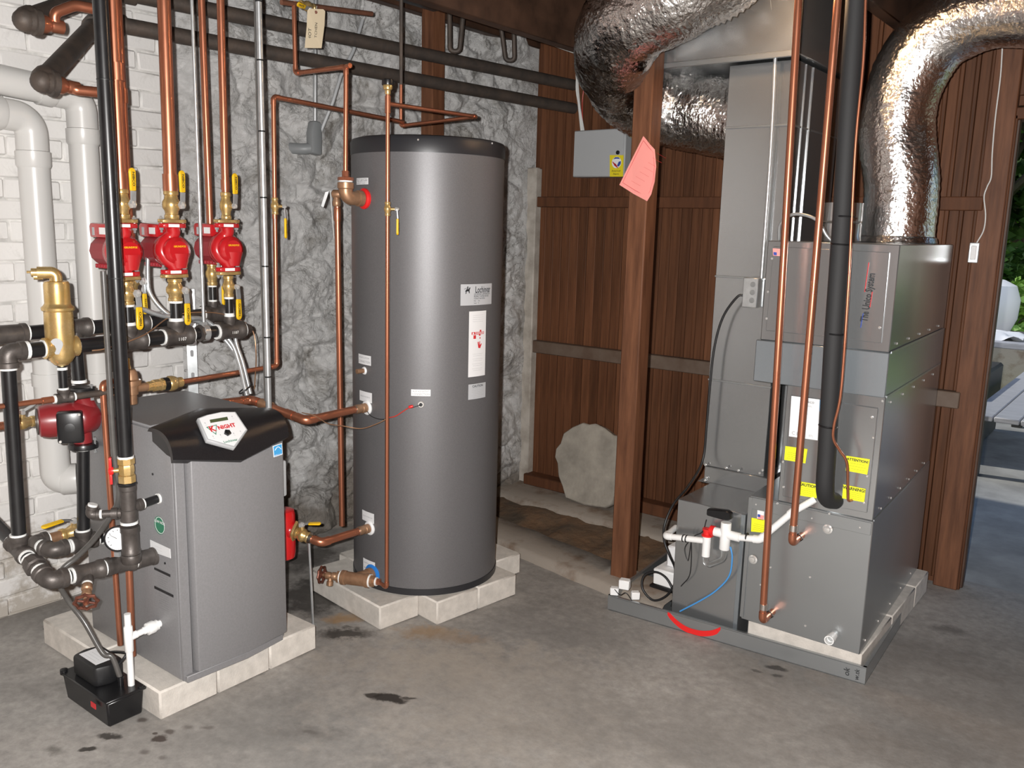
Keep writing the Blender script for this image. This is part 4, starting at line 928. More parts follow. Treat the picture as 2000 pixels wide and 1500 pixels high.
# ---- circulator pumps
def make_pump():
    y = MY[1]; zc = 1.498
    t = thing('circulator_pump', 'middle red circulator pump of the row above the manifold', 'pump', (mx,y,1.41), 'red circulator pumps')
    V3 = lambda a, b, c: Vector((mx+a, y+b, zc+c))
    # volute: S-shaped casting
    m = MB(); m.tube(smooth_path([V3(0,.000,.075), V3(-.003,.002,.055), V3(-.012,-.006,.036), V3(-.016,-.026,.014), V3(-.014,-.034,-.012), V3(-.008,-.022,-.035), V3(0,-.004,-.052), V3(0,.004,-.072)], 6), [.023]*4+[.024]*38+[.023], 16) if False else m.tube(smooth_path([V3(0,.000,.075), V3(-.003,.004,.055), V3(-.012,-.006,.036), V3(-.016,-.028,.014), V3(-.014,-.034,-.012), V3(-.008,-.022,-.035), V3(0,-.004,-.052), V3(0,.004,-.072)], 6), .0235, 16)
    m.lathe([(.055,-.045),(.060,-.038),(.060,-.012),(.056,-.004),(.050,.004),(.048,.014),(.046,.022),(.036,.026),(.034,.030),(.01,.031)], V3(0,.006,-.008), XD, 28)
    m.lathe([(.030,-.060),(.036,-.035),(.042,-.01)], V3(0,.014,-.006), ZD, 18)
    m.build('volute', 'pump_red', t, angle=60)
    fl_ = MB()
    for s in (1,-1):
        poly = [];
        for k in range(24):
            a = 2*PI*k/24; poly.append(V3(.024*math.sin(a)*1.15, .048*math.cos(a) if abs(math.cos(a)) > .5 else .040*math.cos(a), .070*s if s > 0 else -.076))
        fl_.prism(poly, (0,0,.013 if s > 0 else -.012))
    # flange faces parallel to the wall
    f2 = MB()
    for s, z0 in ((1,.070),(-1,-.086)):
        f2.prism([V3(*q, z0) for q in ((-.022,-.020),(-.016,-.042),(0,-.050),(.016,-.042),(.024,-.018),(.024,.018),(.016,.042),(0,.050),(-.016,.042),(-.022,.020))], (0,0,.015))
    f2.build('pump_flange', 'pump_red', t, bevel=.002)
    for s, z0 in ((1,.0865),(-1,-.0985)):
        b2 = MB(); b2.prism([V3(*q, z0) for q in ((-.022,-.020),(-.017,-.043),(0,-.052),(.017,-.043),(.024,-.018),(.024,.018),(.017,.043),(0,.052),(-.017,.043),(-.022,.020))], (0,0,.012)); b2.build('brass_flange', 'brass', t, bevel=.0015)
        for yy in (-.040,.040):
            bb = MB(); zt = z0+.012 if s > 0 else z0; dz = 1 if s > 0 else -1
            bb.lathe([(.0075,0),(.0075,.006),(.004,.0065),(.004,.011)], V3(0,yy,zt), ZD*dz, 6); bb.lathe([(.0075,0),(.0075,.007),(.0042,.008),(.0042,.016)], V3(0,yy,(.070 if s > 0 else -.071)), -ZD*dz, 6); bb.cyl(V3(0,yy,zt), V3(0,yy,.066*dz), .004, 8)
            bb.build('bolt', 'zinc', t)
        w = MB(); w.obox(V3(.0245,-.008,.0775 if s > 0 else -.0785), (.001,.040,.010)); w.build('white_sticker', 'white', t, smooth=False)
    # motor can pointing at the wall, ribs below
    m = MB(); m.lathe([(.050,-.035),(.050,-.125),(.046,-.150),(.034,-.160),(.012,-.162)], V3(0,.006,-.008), XD, 12); m.build('motor', 'motor_red', t, angle=20)
    m = MB()
    for k in range(6): m.obox(V3(-.055-.018*k,.006,-.058), (.007,.060,.014))
    m.build('cooling_rib', 'motor_red', t, bevel=.002)
    m = MB(); m.prism([V3(-.165,-.028,.036), V3(-.055,-.028,.036), V3(-.055,-.028,.080), V3(-.158,-.028,.084), V3(-.170,-.028,.074)], (0,.066,0)); tb = m.build('terminal_box', 'pump_red', t, bevel=.006, bseg=2)
    m = MB(); m.obox(V3(-.080,-.0285,.058), (.038,.001,.022)); m.build('rating_plate', 'white', tb, smooth=False)
    m = MB(); m.obox(V3(-.138,-.0285,.056), (.014,.001,.026)); m.build('speed_plate', 'box_gray', tb, smooth=False)
    m = MB(); m.lathe([(.009,0),(.009,.018),(.006,.022)], V3(-.165,.0,.056), -XD, 12); m.build('cable_gland', 'plastic_black', tb)
    MB().text('GRUNDFOS', .0085, lambda x_, y_: V3(.0315,.006+x_,.008+y_), bold=.0002).build('brand_lettering', 'yellow', t, smooth=False, fix=False)
    return t
P2 = make_pump()
P1 = copy_tree(P2, (0,MY[0]-MY[1],-.003), 'left red circulator pump, half hidden by the black gas pipe')
P3 = copy_tree(P2, (0,MY[2]-MY[1],.004), 'right red circulator pump, nearest the stone wall')
STEM = Vector((.93,.36,0))
for i, y in enumerate(MY):
    which = ('left','middle','right')[i]; rr = (.0205,.0205,.0150)[i]; zo = (-.003,0,.004)[i]
    # lower isolating valve under the pump, then black nipple into the tee
    n = thing('pipe_nipple', 'short black nipple between manifold tee and the %s pump valve' % which, 'pipe', (mx,y,1.25), 'black nipples under the pumps')
    MB().cyl((mx,y,mz+.045), (mx,y,1.318+zo), rr*.95, 14).build('nipple', 'black_pipe', n); ring(n, (mx,y,1.316+zo), ZD, rr*1.16, .008); ring(n, (mx,y,1.256+zo), ZD, rr*1.16, .008)
    ball_valve('ball_valve', 'brass ball valve below the %s red pump, yellow grip hanging down' % which, (mx,y,1.357+zo), ZD, STEM, -ZD, rr*.92, .078, .115, .029, 'yellow-handled ball valves', mark='NIBCO', neck=.016)
    ball_valve('ball_valve', 'brass ball valve above the %s red pump, yellow grip pointing up' % which, (mx,y,1.6445+zo), ZD, STEM, ZD, rr*.92, .095, .110, .028, 'yellow-handled ball valves', mark='NIBCO', neck=.016)
    run('copper_riser', 'copper riser going up from the %s red pump' % which, 'pipe', [(mx,y,1.688+zo), (mx,y+.008,2.70)], (.0205,.0215,.0135)[i], 'copper', group='copper risers from the manifolds', collars=[((mx,y,1.718+zo),ZD)]+([((mx,y+.006,2.05),ZD)] if i == 0 else []))

# ---- old dark red pump with black terminal cover, lower left
px_, py_, pz_ = rx, 1.384, .925
t = thing('boiler_pump', 'dark red boiler pump with a square black cover', 'pump', (px_,py_,.83))
V4 = lambda a, b, c: Vector((px_+a, py_+b, pz_+c))
m = MB(); m.tube(smooth_path([V4(0,0,.085), V4(.0,.010,.06), V4(.004,.022,.03), V4(.004,.016,0), V4(.002,.0,-.03), V4(0,0,-.06), V4(0,0,-.085)], 6), .030, 16); m.lathe([(.052,-.05),(.058,-.04),(.058,.01),(.050,.03),(.02,.036)], V4(0,-.01,0), (.35,-.93,0), 24); m.build('volute', 'old_red', t, angle=60)
md = Vector((-.35,-.93,0)).normalized()
m = MB(); m.lathe([(.056,.02),(.058,.10),(.052,.125),(.045,.13)], V4(0,0,0), md, 28); m.build('motor', 'old_red', t)
m = MB(); m.lathe([(.044,.128),(.044,.134),(.036,.136),(.036,.130),(.026,.130),(.026,.137),(.018,.137),(.018,.131),(.006,.131)], V4(0,0,0), md, 28); m.build('motor_grille', 'fitting_iron', t)
bo_n = Vector((.86,-.50,0)).normalized(); bo_u = Vector((.50,.86,0)).normalized(); bc = V4(.050,-.062,-.012)
m = MB(); m.obox(bc, (.078,.045,.105), M=Matrix((bo_u, -bo_n, ZD)).transposed()); tc_ = m.build('terminal_cover', 'plastic_black', t, bevel=.008, bseg=2)
m = MB(); m.lathe([(.016,0),(.016,.002),(.010,.003)], bc+bo_n*.0225, bo_n, 20); m.build('cover_knockout', 'rubber', tc_)
MB().lathe([(.005,0),(.004,.003)], bc+bo_n*.0225-bo_u*.030-ZD*.044, bo_n, 8).build('screw', 'chrome', tc_)
MB().lathe([(.005,0),(.004,.003)], bc+bo_n*.0225+bo_u*.030+ZD*.044, bo_n, 8).build('screw', 'chrome', tc_)
for s in (1,-1):
    m = MB(); m.lathe([(.030,0),(.046,.001),(.048,.006),(.048,.018),(.044,.020),(.026,.021)], V4(0,0,.086*s), ZD*s, 20); m.build('pipe_flange', 'black_pipe', t)
    m = MB(); m.lathe([(.006,-.022),(.006,-.012),(.003,-.012),(.003,.026),(.006,.026),(.006,.032)], V4(.038,.022,.086*s), ZD*s, 6); m.build('bolt', 'zinc', t)
ring(t, V4(0,0,-.108), ZD, .024, .008)
t = thing('pump_riser', 'black pipe dropping from the dark red pump to an iron tee', 'pipe', (rx,1.365,.48))
MB().cyl((rx,1.383,.825), (rx,1.366,.53), .0205, 16).build('pipe', 'black_pipe', t)
T4 = Vector((rx,1.364,.487)); tee(t, T4, YD, ZD, .0205, .0205, .042)
MB().cyl(T4+YD*.04, T4+YD*.068, .0200, 14).build('nipple', 'black_pipe', t); ring(t, T4+YD*.066, YD, .0245, .007)
e2 = T4-YD*.105; bd_ = Vector((-1,-.12,.02)).normalized()
MB().cyl(T4-YD*.04, e2, .0195, 14).build('nipple', 'black_pipe', t); iron_elbow(t, e2, YD, bd_, .0205)
e3 = e2+bd_*.115; MB().cyl(e2, e3, .019, 14).build('nipple', 'black_pipe', t); iron_elbow(t, e3, -bd_, YD, .0205)
MB().cyl(e3+YD*.04, e3+YD*.10, .019, 14).build('copper_adapter', 'bronze', t)
ball_valve('ball_valve', 'brass ball valve low on the wall, long yellow lever pointing left', e3+YD*.14, YD, (.2,0,.98), (.25,-1,.0), .019, .095, .125, .020, 'yellow-handled ball valves', crank=.012)
# brass valve half hidden behind the leftmost black pipe
v0 = Vector((-3.05, 1.254, 0.9054))
ball_valve('ball_valve', 'brass valve on the stub left of the dark red pump, gray lever', v0, YD, (.3,0,.95), (.3,.95,.1), .015, .085, .115, .02, gripmat='zinc', crank=.02)
run('copper_stub', 'copper stub entering from the left behind the black pipe', 'pipe', [v0-YD*.035, v0-YD*.35], .014, 'copper')
run('pipe_stub', 'short bronze stub between the left brass valve and red pump', 'pipe', [v0+YD*.035, v0+YD*.11], .013, 'bronze')

# ---- discharge coppers beside the boiler
run('relief_pipe', 'thin copper discharge pipe looping down beside the boiler to the pad', 'pipe', [(-2.80,1.50,1.062), (-2.752,1.388,1.062), (-2.735,1.388,.15)], .0095, 'copper', R=.022)
run('discharge_pipe', 'second copper pipe ending open just above the boiler pad', 'pipe', [(-2.66,1.395,.485), (-2.66,1.39,.135)], .0115, 'copper')

# ---- condensate trap of white plastic
t = thing('condensate_drain', 'white plastic condensate tee draining into the black floor pump', 'pipe', (-2.549,1.322,.085))
MB().cyl((-2.549,1.322,.088), (-2.549,1.322,.345), .0105, 16).build('pipe', 'pvc_bright', t)
m = MB(); m.lathe([(.0125,.215),(.0138,.217),(.0138,.300),(.0125,.302)], (-2.549,1.322,0), ZD, 16); m.lathe([(.0125,0),(.0125,.028),(.0105,.030)], (-2.549,1.322,.262), (0,1,.12), 14); m.build('tee', 'pvc_bright', t)
m = MB(); m.lathe([(.0105,.02),(.0105,.05),(.013,.052),(.013,.062),(.021,.064),(.022,.085),(.018,.092),(.018,.100),(.012,.102),(.012,.118)], (-2.549,1.322,.262), (0,1,.09), 10); m.build('union', 'pvc_bright', t)

# ---- black condensate pump on the floor
cx0, cx1, cy0, cy1 = -2.805, -2.512, 1.220, 1.345
t = thing('condensate_pump', 'small black condensate pump box on the floor by the blocks', 'pump', (-2.66,1.283,0))
m = MB(); m.hexa([(cx0+.012,cy0+.006,0),(cx1-.006,cy0+.006,0),(cx1-.006,cy1-.006,0),(cx0+.012,cy1-.006,0),(cx0,cy0,.088),(cx1,cy0,.088),(cx1,cy1,.088),(cx0,cy1,.088)]); m.build('reservoir', 'plastic_black', t, bevel=.006)
m = MB(); m.box((cx0-.006,cy0-.006,.086), (cx1+.006,cy1+.006,.097)); m.build('lid', 'plastic_black', t, bevel=.003)
m = MB(); m.lathe([(.012,0),(.012,.016),(.006,.018)], (cx0+.004,cy0+.004,.088), ZD, 12); m.lathe([(.010,0),(.010,.012)], (cx1-.004,cy1-.010,.090), ZD, 12); m.build('lid_screw', 'plastic_black', t)
mc = Vector((-2.685,1.285,.096)); m = MB()
m.prism([mc+Vector(q) for q in ((-.075,-.05,0),(.07,-.05,0),(.085,0,0),(.07,.05,0),(-.075,.05,0),(-.09,0,0))], (0,0,.070)); mh = m.build('motor_housing', 'rubber', t, bevel=.012, bseg=2)
lb = MB(); lb.prism([mc+Vector(q)+Vector((0,0,.0705)) for q in ((-.058,-.034,0),(.052,-.034,0),(.052,.034,0),(-.058,.034,0))], (0,0,.001)); lo = lb.build('rating_label', 'label_white', mh, smooth=False)
for k in range(5): flat_text(lo, '\u2014'*8, .009, mc+Vector((-.002,-.024+.012*k,.072)), (1,0,0), (0,1,0), 'ink_gray')
m = MB(); m.obox((-2.585,1.2125,.060), (.030,.002,.018)); m.build('red_mark', 'ink_red', t, smooth=False)
MB().lathe([(.009,0),(.009,.02),(.0115,.021),(.0115,.032)], (-2.575,1.300,.096), ZD, 12).build('outlet_barb', 'plastic_black', t)
hose = smooth_path([(-2.575,1.300,.120), (-2.60,1.290,.19), (-2.622, 1.27, 0.2058), (-2.688, 1.25, 0.2992), (-2.719, 1.22, 0.3713), (-2.71, 1.19, 0.445), (-2.704, 1.2, 0.4918), (-2.689, 1.24, 0.5252), (-2.646, 1.28, 0.5867), (-2.588, 1.31, 0.6728), (-2.555, 1.32, 0.7449), (-2.536,1.302,.90), (-2.541,1.304,1.2), (-2.543,1.305,1.44)], 10)
tag(MB().tube(hose, .0088, 12).build('drain_hose', 'hose_gray'), 'gray hose curling up from the floor pump onto the gas pipe', 'hose')
cord = smooth_path([(-2.612,1.318,.150), (-2.605,1.338,.175), (-2.64,1.352,.168), (-2.74,1.345,.135), (-2.929, 1.371, 0.02), (-3.059, 1.369, 0.012), (-3.218, 1.391, 0.012), (-3.335, 1.397, 0.012), (-3.334, 1.416, 0.012), (-3.277, 1.424, 0.012), (-3.197, 1.431, 0.012)], 8)
tag(MB().tube(cord, .0048, 10).build('power_cord', 'rubber'), 'black power cord looped on the floor behind the small pump', 'cord')

# ---- rods, strut, conduit
run('hanger_rod', 'thin zinc hanger rod between the middle and right pumps', 'rod', [(mx+.0,1.766,mz+.03), (mx,1.768,2.72)], .0058, 'zinc')
m = MB(); m.lathe([(.0285,-.012),(.031,-.010),(.031,.010),(.0285,.012)], (mx,1.766,mz+.005), YD, 20); m.obox((mx,1.766,mz+.036), (.016,.020,.016)); tag(m.build('pipe_clamp', 'zinc'), 'zinc clamp holding the front manifold to its hanger rod', 'clamp')
t = thing('strut_channel', 'upright slotted zinc strut channel standing behind the boiler', 'strut', (-3.40,2.12,0))
m = MB(); sx_, sy_ = -3.40, 2.12
sd1 = Vector((.5,.866,0)); sn1 = Vector((.866,-.5,0)); sc = Vector((sx_,sy_,0))
m.hexa([sc+sd1*a+sn1*b+ZD*z_ for z_ in (.0,1.30) for a, b in ((-.0205,0),(.0205,0),(.0205,.003),(-.0205,.003))])
for s in (-1,1): m.hexa([sc+sd1*(a*s)+sn1*b+ZD*z_ for z_ in (.0,1.30) for a, b in ((.0175,0),(.0205,0),(.0205,-.03),(.0175,-.03))])
m.build('channel', 'zinc', t)
for k in range(12):
    m = MB(); cc = sc+sn1*.0032+ZD*(.12+.10*k); m.prism([cc+sd1*(.007*math.cos(a))+ZD*(.007*math.sin(a)+(.008 if math.sin(a) >= 0 else -.008)) for a in [2*PI*i/16 for i in range(16)]], sn1*.0006); m.build('slot', 'ink_gray', t, smooth=False)
ex_, ey_ = -2.60, 1.924
t = run('steel_conduit', 'bright steel conduit standing behind the right corner of the boiler', 'conduit', [(ex_,ey_,.80), (ex_,ey_,2.70)], .0112, 'zinc')
for py in (2.33,2.14,1.905,1.68,1.44,1.185,1.04): MB().lathe([(.0115,-.0025),(.0130,0),(.0115,.0025)], (ex_,ey_,py), ZD, 16).build('cable_tie', 'rubber', t)
MB().tube([(ex_-.006,ey_-.011,.95), (ex_-.008,ey_-.013,1.6), (ex_-.005,ey_-.012,2.7)], .003, 8).build('cable', 'hose_gray', t)
MB().tube(fillet([(ex_,ey_,.82), (ex_,ey_,.69), (-2.52,1.88,.69)], .05, 6), .0112, 14).build('bend', 'zinc', t)
# armoured flexible cables of the pumps
def armoured(label, pts, r=.0095):
    P = smooth_path(pts, 26); rs = [r*(1.0 if (i//2) % 2 else .80) for i in range(len(P))]
    # resample evenly so the ridges are regular
    L = [0]
    for a, b in zip(P, P[1:]): L.append(L[-1]+(b-a).length)
    n = int(L[-1]/.0035); Q = []; j = 0
    for i in range(n+1):
        s = L[-1]*i/n
        while j < len(L)-2 and L[j+1] < s: j += 1
        f = (s-L[j])/max(1e-9, L[j+1]-L[j]); Q.append(P[j].lerp(P[j+1], f))
    return tag(MB().tube(Q, [r if i % 2 else r*.80 for i in range(len(Q))], 10).build('armoured_cable', 'zinc', angle=180), label, 'cable', 'armoured pump cables')
armoured('armoured cable swinging from the left pump over the manifold', [(mx-.12,MY[0]+.02,1.50), (mx-.11,MY[0]+.03,1.38), (mx-.05,MY[0]+.03,1.315), (mx-.055,MY[0]+.10,1.285), (mx-.05,MY[1]-.01,1.262), (mx-.05,MY[1]+.08,1.250), (mx-.06,MY[2]-.06,1.235), (mx-.02,MY[2]+.01,1.16), (mx+.01,1.90,1.08), (mx+.06,1.895,.96)])
armoured('armoured cable hanging from the middle pump motor', [(mx-.12,MY[1]-.02,1.52), (mx-.11,MY[1]-.035,1.40), (mx-.10,MY[1]-.03,1.33), (mx-.07,MY[1]+.02,1.262), (mx-.07,MY[1]+.12,1.236), (mx-.05,MY[2]-.01,1.18), (mx-.005,1.905,1.09), (mx+.045,1.91,.96)], .0085)
armoured('armoured cable hanging from the right pump motor', [(mx-.12,MY[2]+.03,1.50), (mx-.08,MY[2]+.05,1.36), (mx-.05,MY[2]+.048,1.25), (mx-.03,MY[2]+.045,1.15), (mx,1.925,1.07), (mx+.04,1.925,.96)], .0085)
t = tag(MB().tube(smooth_path([(mx+.02,1.93,.985), (mx+.052,1.925,1.0), (mx+.065,1.89,.985), (mx+.05,1.875,.97), (mx+.02,1.895,.972), (mx+.02,1.93,.985)], 6), .003, 6).build('cable_tie', 'rubber'), 'black tie bundling the armoured cables above the boiler', 'cable tie')
# brown thermostat wires
tag(MB().tube(smooth_path([(-2.7, 1.335, 1.182), (-2.69, 1.38, 1.187), (-2.71, 1.514, 1.215), (-2.8, 1.663, 1.257), (-2.8, 1.763, 1.269), (-2.82, 1.903, 1.25), (-2.8, 1.999, 1.196), (-2.78, 2.005, 1.099), (-2.7, 1.936, 0.9787)], 8), .0022, 6).build('control_wire', 'bronze'), 'thin brown control wire draped along the manifold', 'wire')

# ================================================================ TANK CONNECTIONS
yc = 2.28
# hot outlet: bronze elbow, copper up and over to the wall, tagged valve
t = thing('hot_outlet_pipe', 'copper hot pipe rising from the red-ringed tank outlet', 'pipe', HOT[1])
hp = Vector((HOT[1].x-.012, yc, HOT[1].z)); hx, hy = hp.x, hp.y
m = MB(); m.tube(fillet([HOT[1]-HOT[2]*.005, hp, hp+ZD*.052], .032, 10), .0265, 18)
m.lathe([(.0275,.032),(.031,.036),(.031,.056),(.02,.058)], hp, ZD, 18); m.lathe([(.0275,0),(.031,.002),(.031,.020),(.0275,.022)], HOT[1]+HOT[2]*.0, HOT[2], 18); m.build('bronze_elbow', 'bronze', t)
ring(t, hp+ZD*.061, ZD, .027, .006)
MB().lathe([(.030,.064),(.030,.076),(.014,.078),(.014,.10)], hp, ZD, 8).build('adapter', 'copper', t)
hz = 2.170
add_run(t, [hp+ZD*.09, (hx+.008,hy,hz), (hx-.298,hy+.01,hz+.004), (hx-.300,hy+.01,2.44)], .0092, 'copper', R=.02)
MB().cyl((hx+.008,hy,hz), (hx+.035,hy-.004,hz+.002), .0092, 12).build('stub', 'copper', t)
add_run(t, [(hx-.300,hy-.05,2.425), (hx-.300,hy+.42,2.475)], .0100, 'old_copper')
ball_valve('ball_valve', 'brass valve near the ceiling carrying the paper tag', (hx-.300,hy+.075,2.436), YD, (.75,-.3,-.4), (.3,-1,.0), .0125, .07, .085, .018, 'yellow-handled ball valves', mark='WATTS')
# paper tag
tp = [(-2.8, 2.295, 2.398), (-2.8, 2.302, 2.407), (-2.8, 2.373, 2.419), (-2.8, 2.383, 2.414), (-2.795, 2.375, 2.359), (-2.785, 2.35, 2.269), (-2.785, 2.267, 2.256), (-2.795, 2.287, 2.342)]
n_ = Vector((.85,-.5,0)).normalized(); m = MB(); m.prism([Vector(p) for p in tp], n_*.0012); tg = tag(m.build('paper_tag', 'tag_paper', smooth=False), 'manila paper tag lettered HOT KITCHEN hanging by the ceiling', 'tag')
tex = (Vector(tp[7])*.5+Vector(tp[6])*.5); eu = Vector((.06,.02,1)).normalized(); er = (Vector(tp[4])-Vector(tp[7])).normalized()
flat_text(tg, 'HOT', .021, Vector((-2.79, 2.297, 2.31))+n_*.003, eu, -er, 'ink', 'handwriting', lift=0.0, shear=.15); flat_text(tg, 'KITCHEN', .017, Vector((-2.79, 2.327, 2.323))+n_*.003, eu, -er, 'ink', 'handwriting', lift=0.0, shear=.15)
MB().lathe([(.0016,0),(.006,0),(.006,.0014),(.0016,.0014)], Vector((-2.798, 2.335, 2.4))+n_*.001, n_, 14).build('eyelet', 'rust_valve', tg)
MB().tube([Vector((-2.798, 2.335, 2.4))+n_*.002, (-2.82, 2.359, 2.43)], .0012, 6).build('string', 'white', tg)
# relief valve and discharge pipe
t = thing('relief_pipe', 'copper relief discharge pipe standing at the left of the tank', 'pipe', (-2.80,2.44,.27))
rz0 = 1.715; MB().cyl((-2.80,2.435,1.665), (-2.80,2.444,.285), .0128, 14).build('pipe', 'copper', t); MB().lathe([(.0145,0),(.0155,.01),(.0155,.05),(.0145,.055)], (-2.80,2.435,1.605), ZD, 14).build('coupling', 'copper', t)
v = thing('relief_valve', 'bronze relief valve with a tilted steel test lever by the tank', 'valve', (-2.79,2.42,1.66))
m = MB(); m.lathe([(.014,0),(.018,.004),(.018,.03),(.015,.034),(.015,.10)], (-2.815,2.425,rz0), (.93,.36,0), 14); m.lathe([(.015,-.05),(.018,-.046),(.018,-.03),(.014,-.02),(.014,.01)], (-2.80,2.432,rz0), ZD, 12); m.build('body', 'bronze', v)
lv = MB(); a = Vector((-2.822,2.415,rz0+.012)); lv.prism([a, a+Vector((-.012,-.012,-.005)), a+Vector((-.030,-.020,-.062)), a+Vector((-.020,-.014,-.068))], (.006,-.008,0)); lv.build('test_lever', 'zinc', v, bevel=.001)
MB().prism([a+Vector((0,0,0)), a+Vector((.006,0,0)), a+Vector((.020,.004,-.19)), a+Vector((.016,.004,-.19))], (.001,-.001,0)).build('wire_strip', 'wire_white', v)
# recirculation / cold line in front of the tank
t = run('recirculation_pipe', 'thin copper pipe running the full height in front of the tank', 'pipe', [(COLD[1].x+.085,yc+.036,.165), (-2.372,yc+.02,.165), (-2.345,yc,2.06)], .0078, 'copper', R=.018)
tpz = 2.03
MB().lathe([(.0105,-.03),(.0105,.03)], (-2.345,yc,2.022), ZD, 12).build('tee', 'copper', t)
add_run(t, [(-2.345,yc,2.025), (-2.345,2.775,2.035), (-2.773,2.775,2.020), (-2.773,2.775,2.20)], .0078, 'copper', R=.016)
MB().cyl((-2.773,2.775,2.19), (-2.773,2.775,2.72), .0085, 12).build('dark_riser', 'old_iron', t)
av = thing('air_vent', 'small brass air vent with a black cap above the tank', 'valve', (-2.345,yc,2.058))
MB().lathe([(.009,0),(.0105,.004),(.0105,.014),(.016,.018),(.018,.030),(.016,.034)], (-2.345,yc,2.056), ZD, 14).build('body', 'brass', av); MB().lathe([(.021,.032),(.022,.036),(.021,.050),(.018,.052)], (-2.345,yc,2.056), ZD, 18).build('cap', 'plastic_black', av)
ball_valve('ball_valve', 'small brass valve on the thin pipe in front of the tank', (-2.346, 2.28, 1.654), ZD, (.75,.55,0), (0,0,-1), .0085, .05, .09, .018, 'yellow-handled ball valves', mark='WATTS')
ball_valve('ball_valve', 'brass valve on the copper feed left of the tank', (mx,2.086,1.655), ZD, (.80,.6,0), (0,0,-1), .010, .062, .115, .020, 'yellow-handled ball valves', mark='WATTS')
# cold inlet tee, drain cock
t = thing('cold_inlet_tee', 'bronze tee at the blue-ringed cold inlet low on the tank', 'pipe fitting', COLD[1])
cc = Vector((COLD[1].x-.012, yc, COLD[1].z)); CX = Vector((.93,.37,.02)).normalized()
m = MB(); m.cyl(COLD[1]-COLD[2]*.01, cc, .0255, 18); m.lathe([(.0255,0),(.030,.001),(.030,.018),(.0255,.02)], COLD[1], COLD[2], 18)
m.lathe([(.030,-.062),(.030,-.046),(.0265,-.044),(.0265,.044),(.030,.046),(.030,.062)], cc, CX, 18); m.build('tee', 'bronze', t)
for k in (-.065,.065): ring(t, cc+CX*k, CX, .027, .007)
m = MB(); m.lathe([(.025,.068),(.025,.080),(.018,.082),(.018,.09)], cc, CX, 8); m.lathe([(.025,.068),(.025,.082),(.016,.084)], cc, -CX, 8); m.build('bushing', 'bronze', t)
ring(t, cc+CX*.092, CX, .018, .006); MB().lathe([(.014,.094),(.014,.108),(.009,.11)], cc, CX, 8).build('adapter', 'copper', t)
handwheel_valve('drain cock with a dark red handwheel at the foot of the tank', cc-CX*.084, (-.93,-.37,-.02), 1.05, 'rust_valve', 'bronze', (0.1,-.2,-1))
# boiler supply and return coppers
bi = BIN[1]
t = thing('boiler_supply_pipe', 'thick copper pipe from behind the boiler to the upper white tank port', 'pipe', bi)
MB().lathe([(.0195,0),(.0195,.018),(.0175,.020),(.0175,.026),(.0185,.028),(.0185,.05)], bi, BIN[2], 18).build('adapter', 'bronze', t); ring(t, bi+BIN[2]*.052, BIN[2], .0175, .004, 'solder', 'solder_ring')
e1 = Vector((bi.x-.005, 2.055, .862)); e0 = Vector((-2.845,2.025,.905))
add_run(t, [bi+BIN[2]*.045, e1, e0, e0+Vector((-.03,-.20,.004))], .0155, 'copper', R=.035, collars=[(e1.lerp(e0,.28),(e0-e1))])
m = MB(); m.lathe([(.0155,-.03),(.021,-.028),(.023,0),(.021,.028),(.0155,.03)], e1.lerp(e0,.72), e0-e1, 12); m.build('check_valve', 'bronze', t)
bo_ = BOUT[1]
t = thing('boiler_return_pipe', 'thick copper elbow pipe leaving the lower white tank port', 'pipe', bo_)
MB().lathe([(.0195,0),(.0195,.018),(.0175,.020),(.0175,.026),(.0185,.028),(.0185,.05)], bo_, BOUT[2], 18).build('adapter', 'bronze', t); ring(t, bo_+BOUT[2]*.052, BOUT[2], .0175, .004, 'solder', 'solder_ring')
r1 = Vector((-2.553, 2.122, 0.3584)); r0 = r1+Vector((-.045,-.018,.012)); dr = (r0-r1).normalized()
add_run(t, [bo_+BOUT[2]*.045, r1, r0], .0155, 'copper', R=.035)
ring(t, r0, dr, .0215, .018, 'solder', 'solder_ring')
ball_valve('ball_valve', 'brass flanged valve at the tank return, stubby yellow lever', r0+dr*.035, dr, (0,-.1,1), (.75,.55,.05), .0175, .06, .075, .02, 'yellow-handled ball valves')
t = thing('return_pump', 'red pump body showing behind the boiler edge', 'pump', r0+dr*.10)
fo = r0+dr*.066; u_, w_ = perp(dr)
m = MB(); m.prism([fo+u_*a+w_*b for a, b in ((-.028,.0),(-.020,.022),(0,.050),(.020,.022),(.028,0),(.020,-.022),(0,-.050),(-.020,-.022))], dr*.011); m.build('brass_flange', 'brass', t, bevel=.002)
m = MB(); m.lathe([(.030,.0),(.034,.006),(.034,.018)], fo+dr*.01, dr, 18); m.build('pump_flange', 'pump_red', t)
m = MB(); pc = fo+dr*.058; m.lathe([(.030,-.130),(.044,-.122),(.048,-.10),(.048,.055),(.044,.072),(.03,.078)], pc, ZD, 24); m.build('body', 'tank_red', t)
t = thing('support_rod', 'thin zinc rod propping the copper elbow off the floor', 'rod', (-2.595, 2.109, 0))
rb = Vector((-2.595, 2.109, 0)); MB().cyl(rb, (rb.x,rb.y-.015,.372), .0052, 10).build('rod', 'zinc', t); MB().lathe([(.016,0),(.016,.003),(.008,.006)], rb, ZD, 14).build('foot', 'zinc', t)
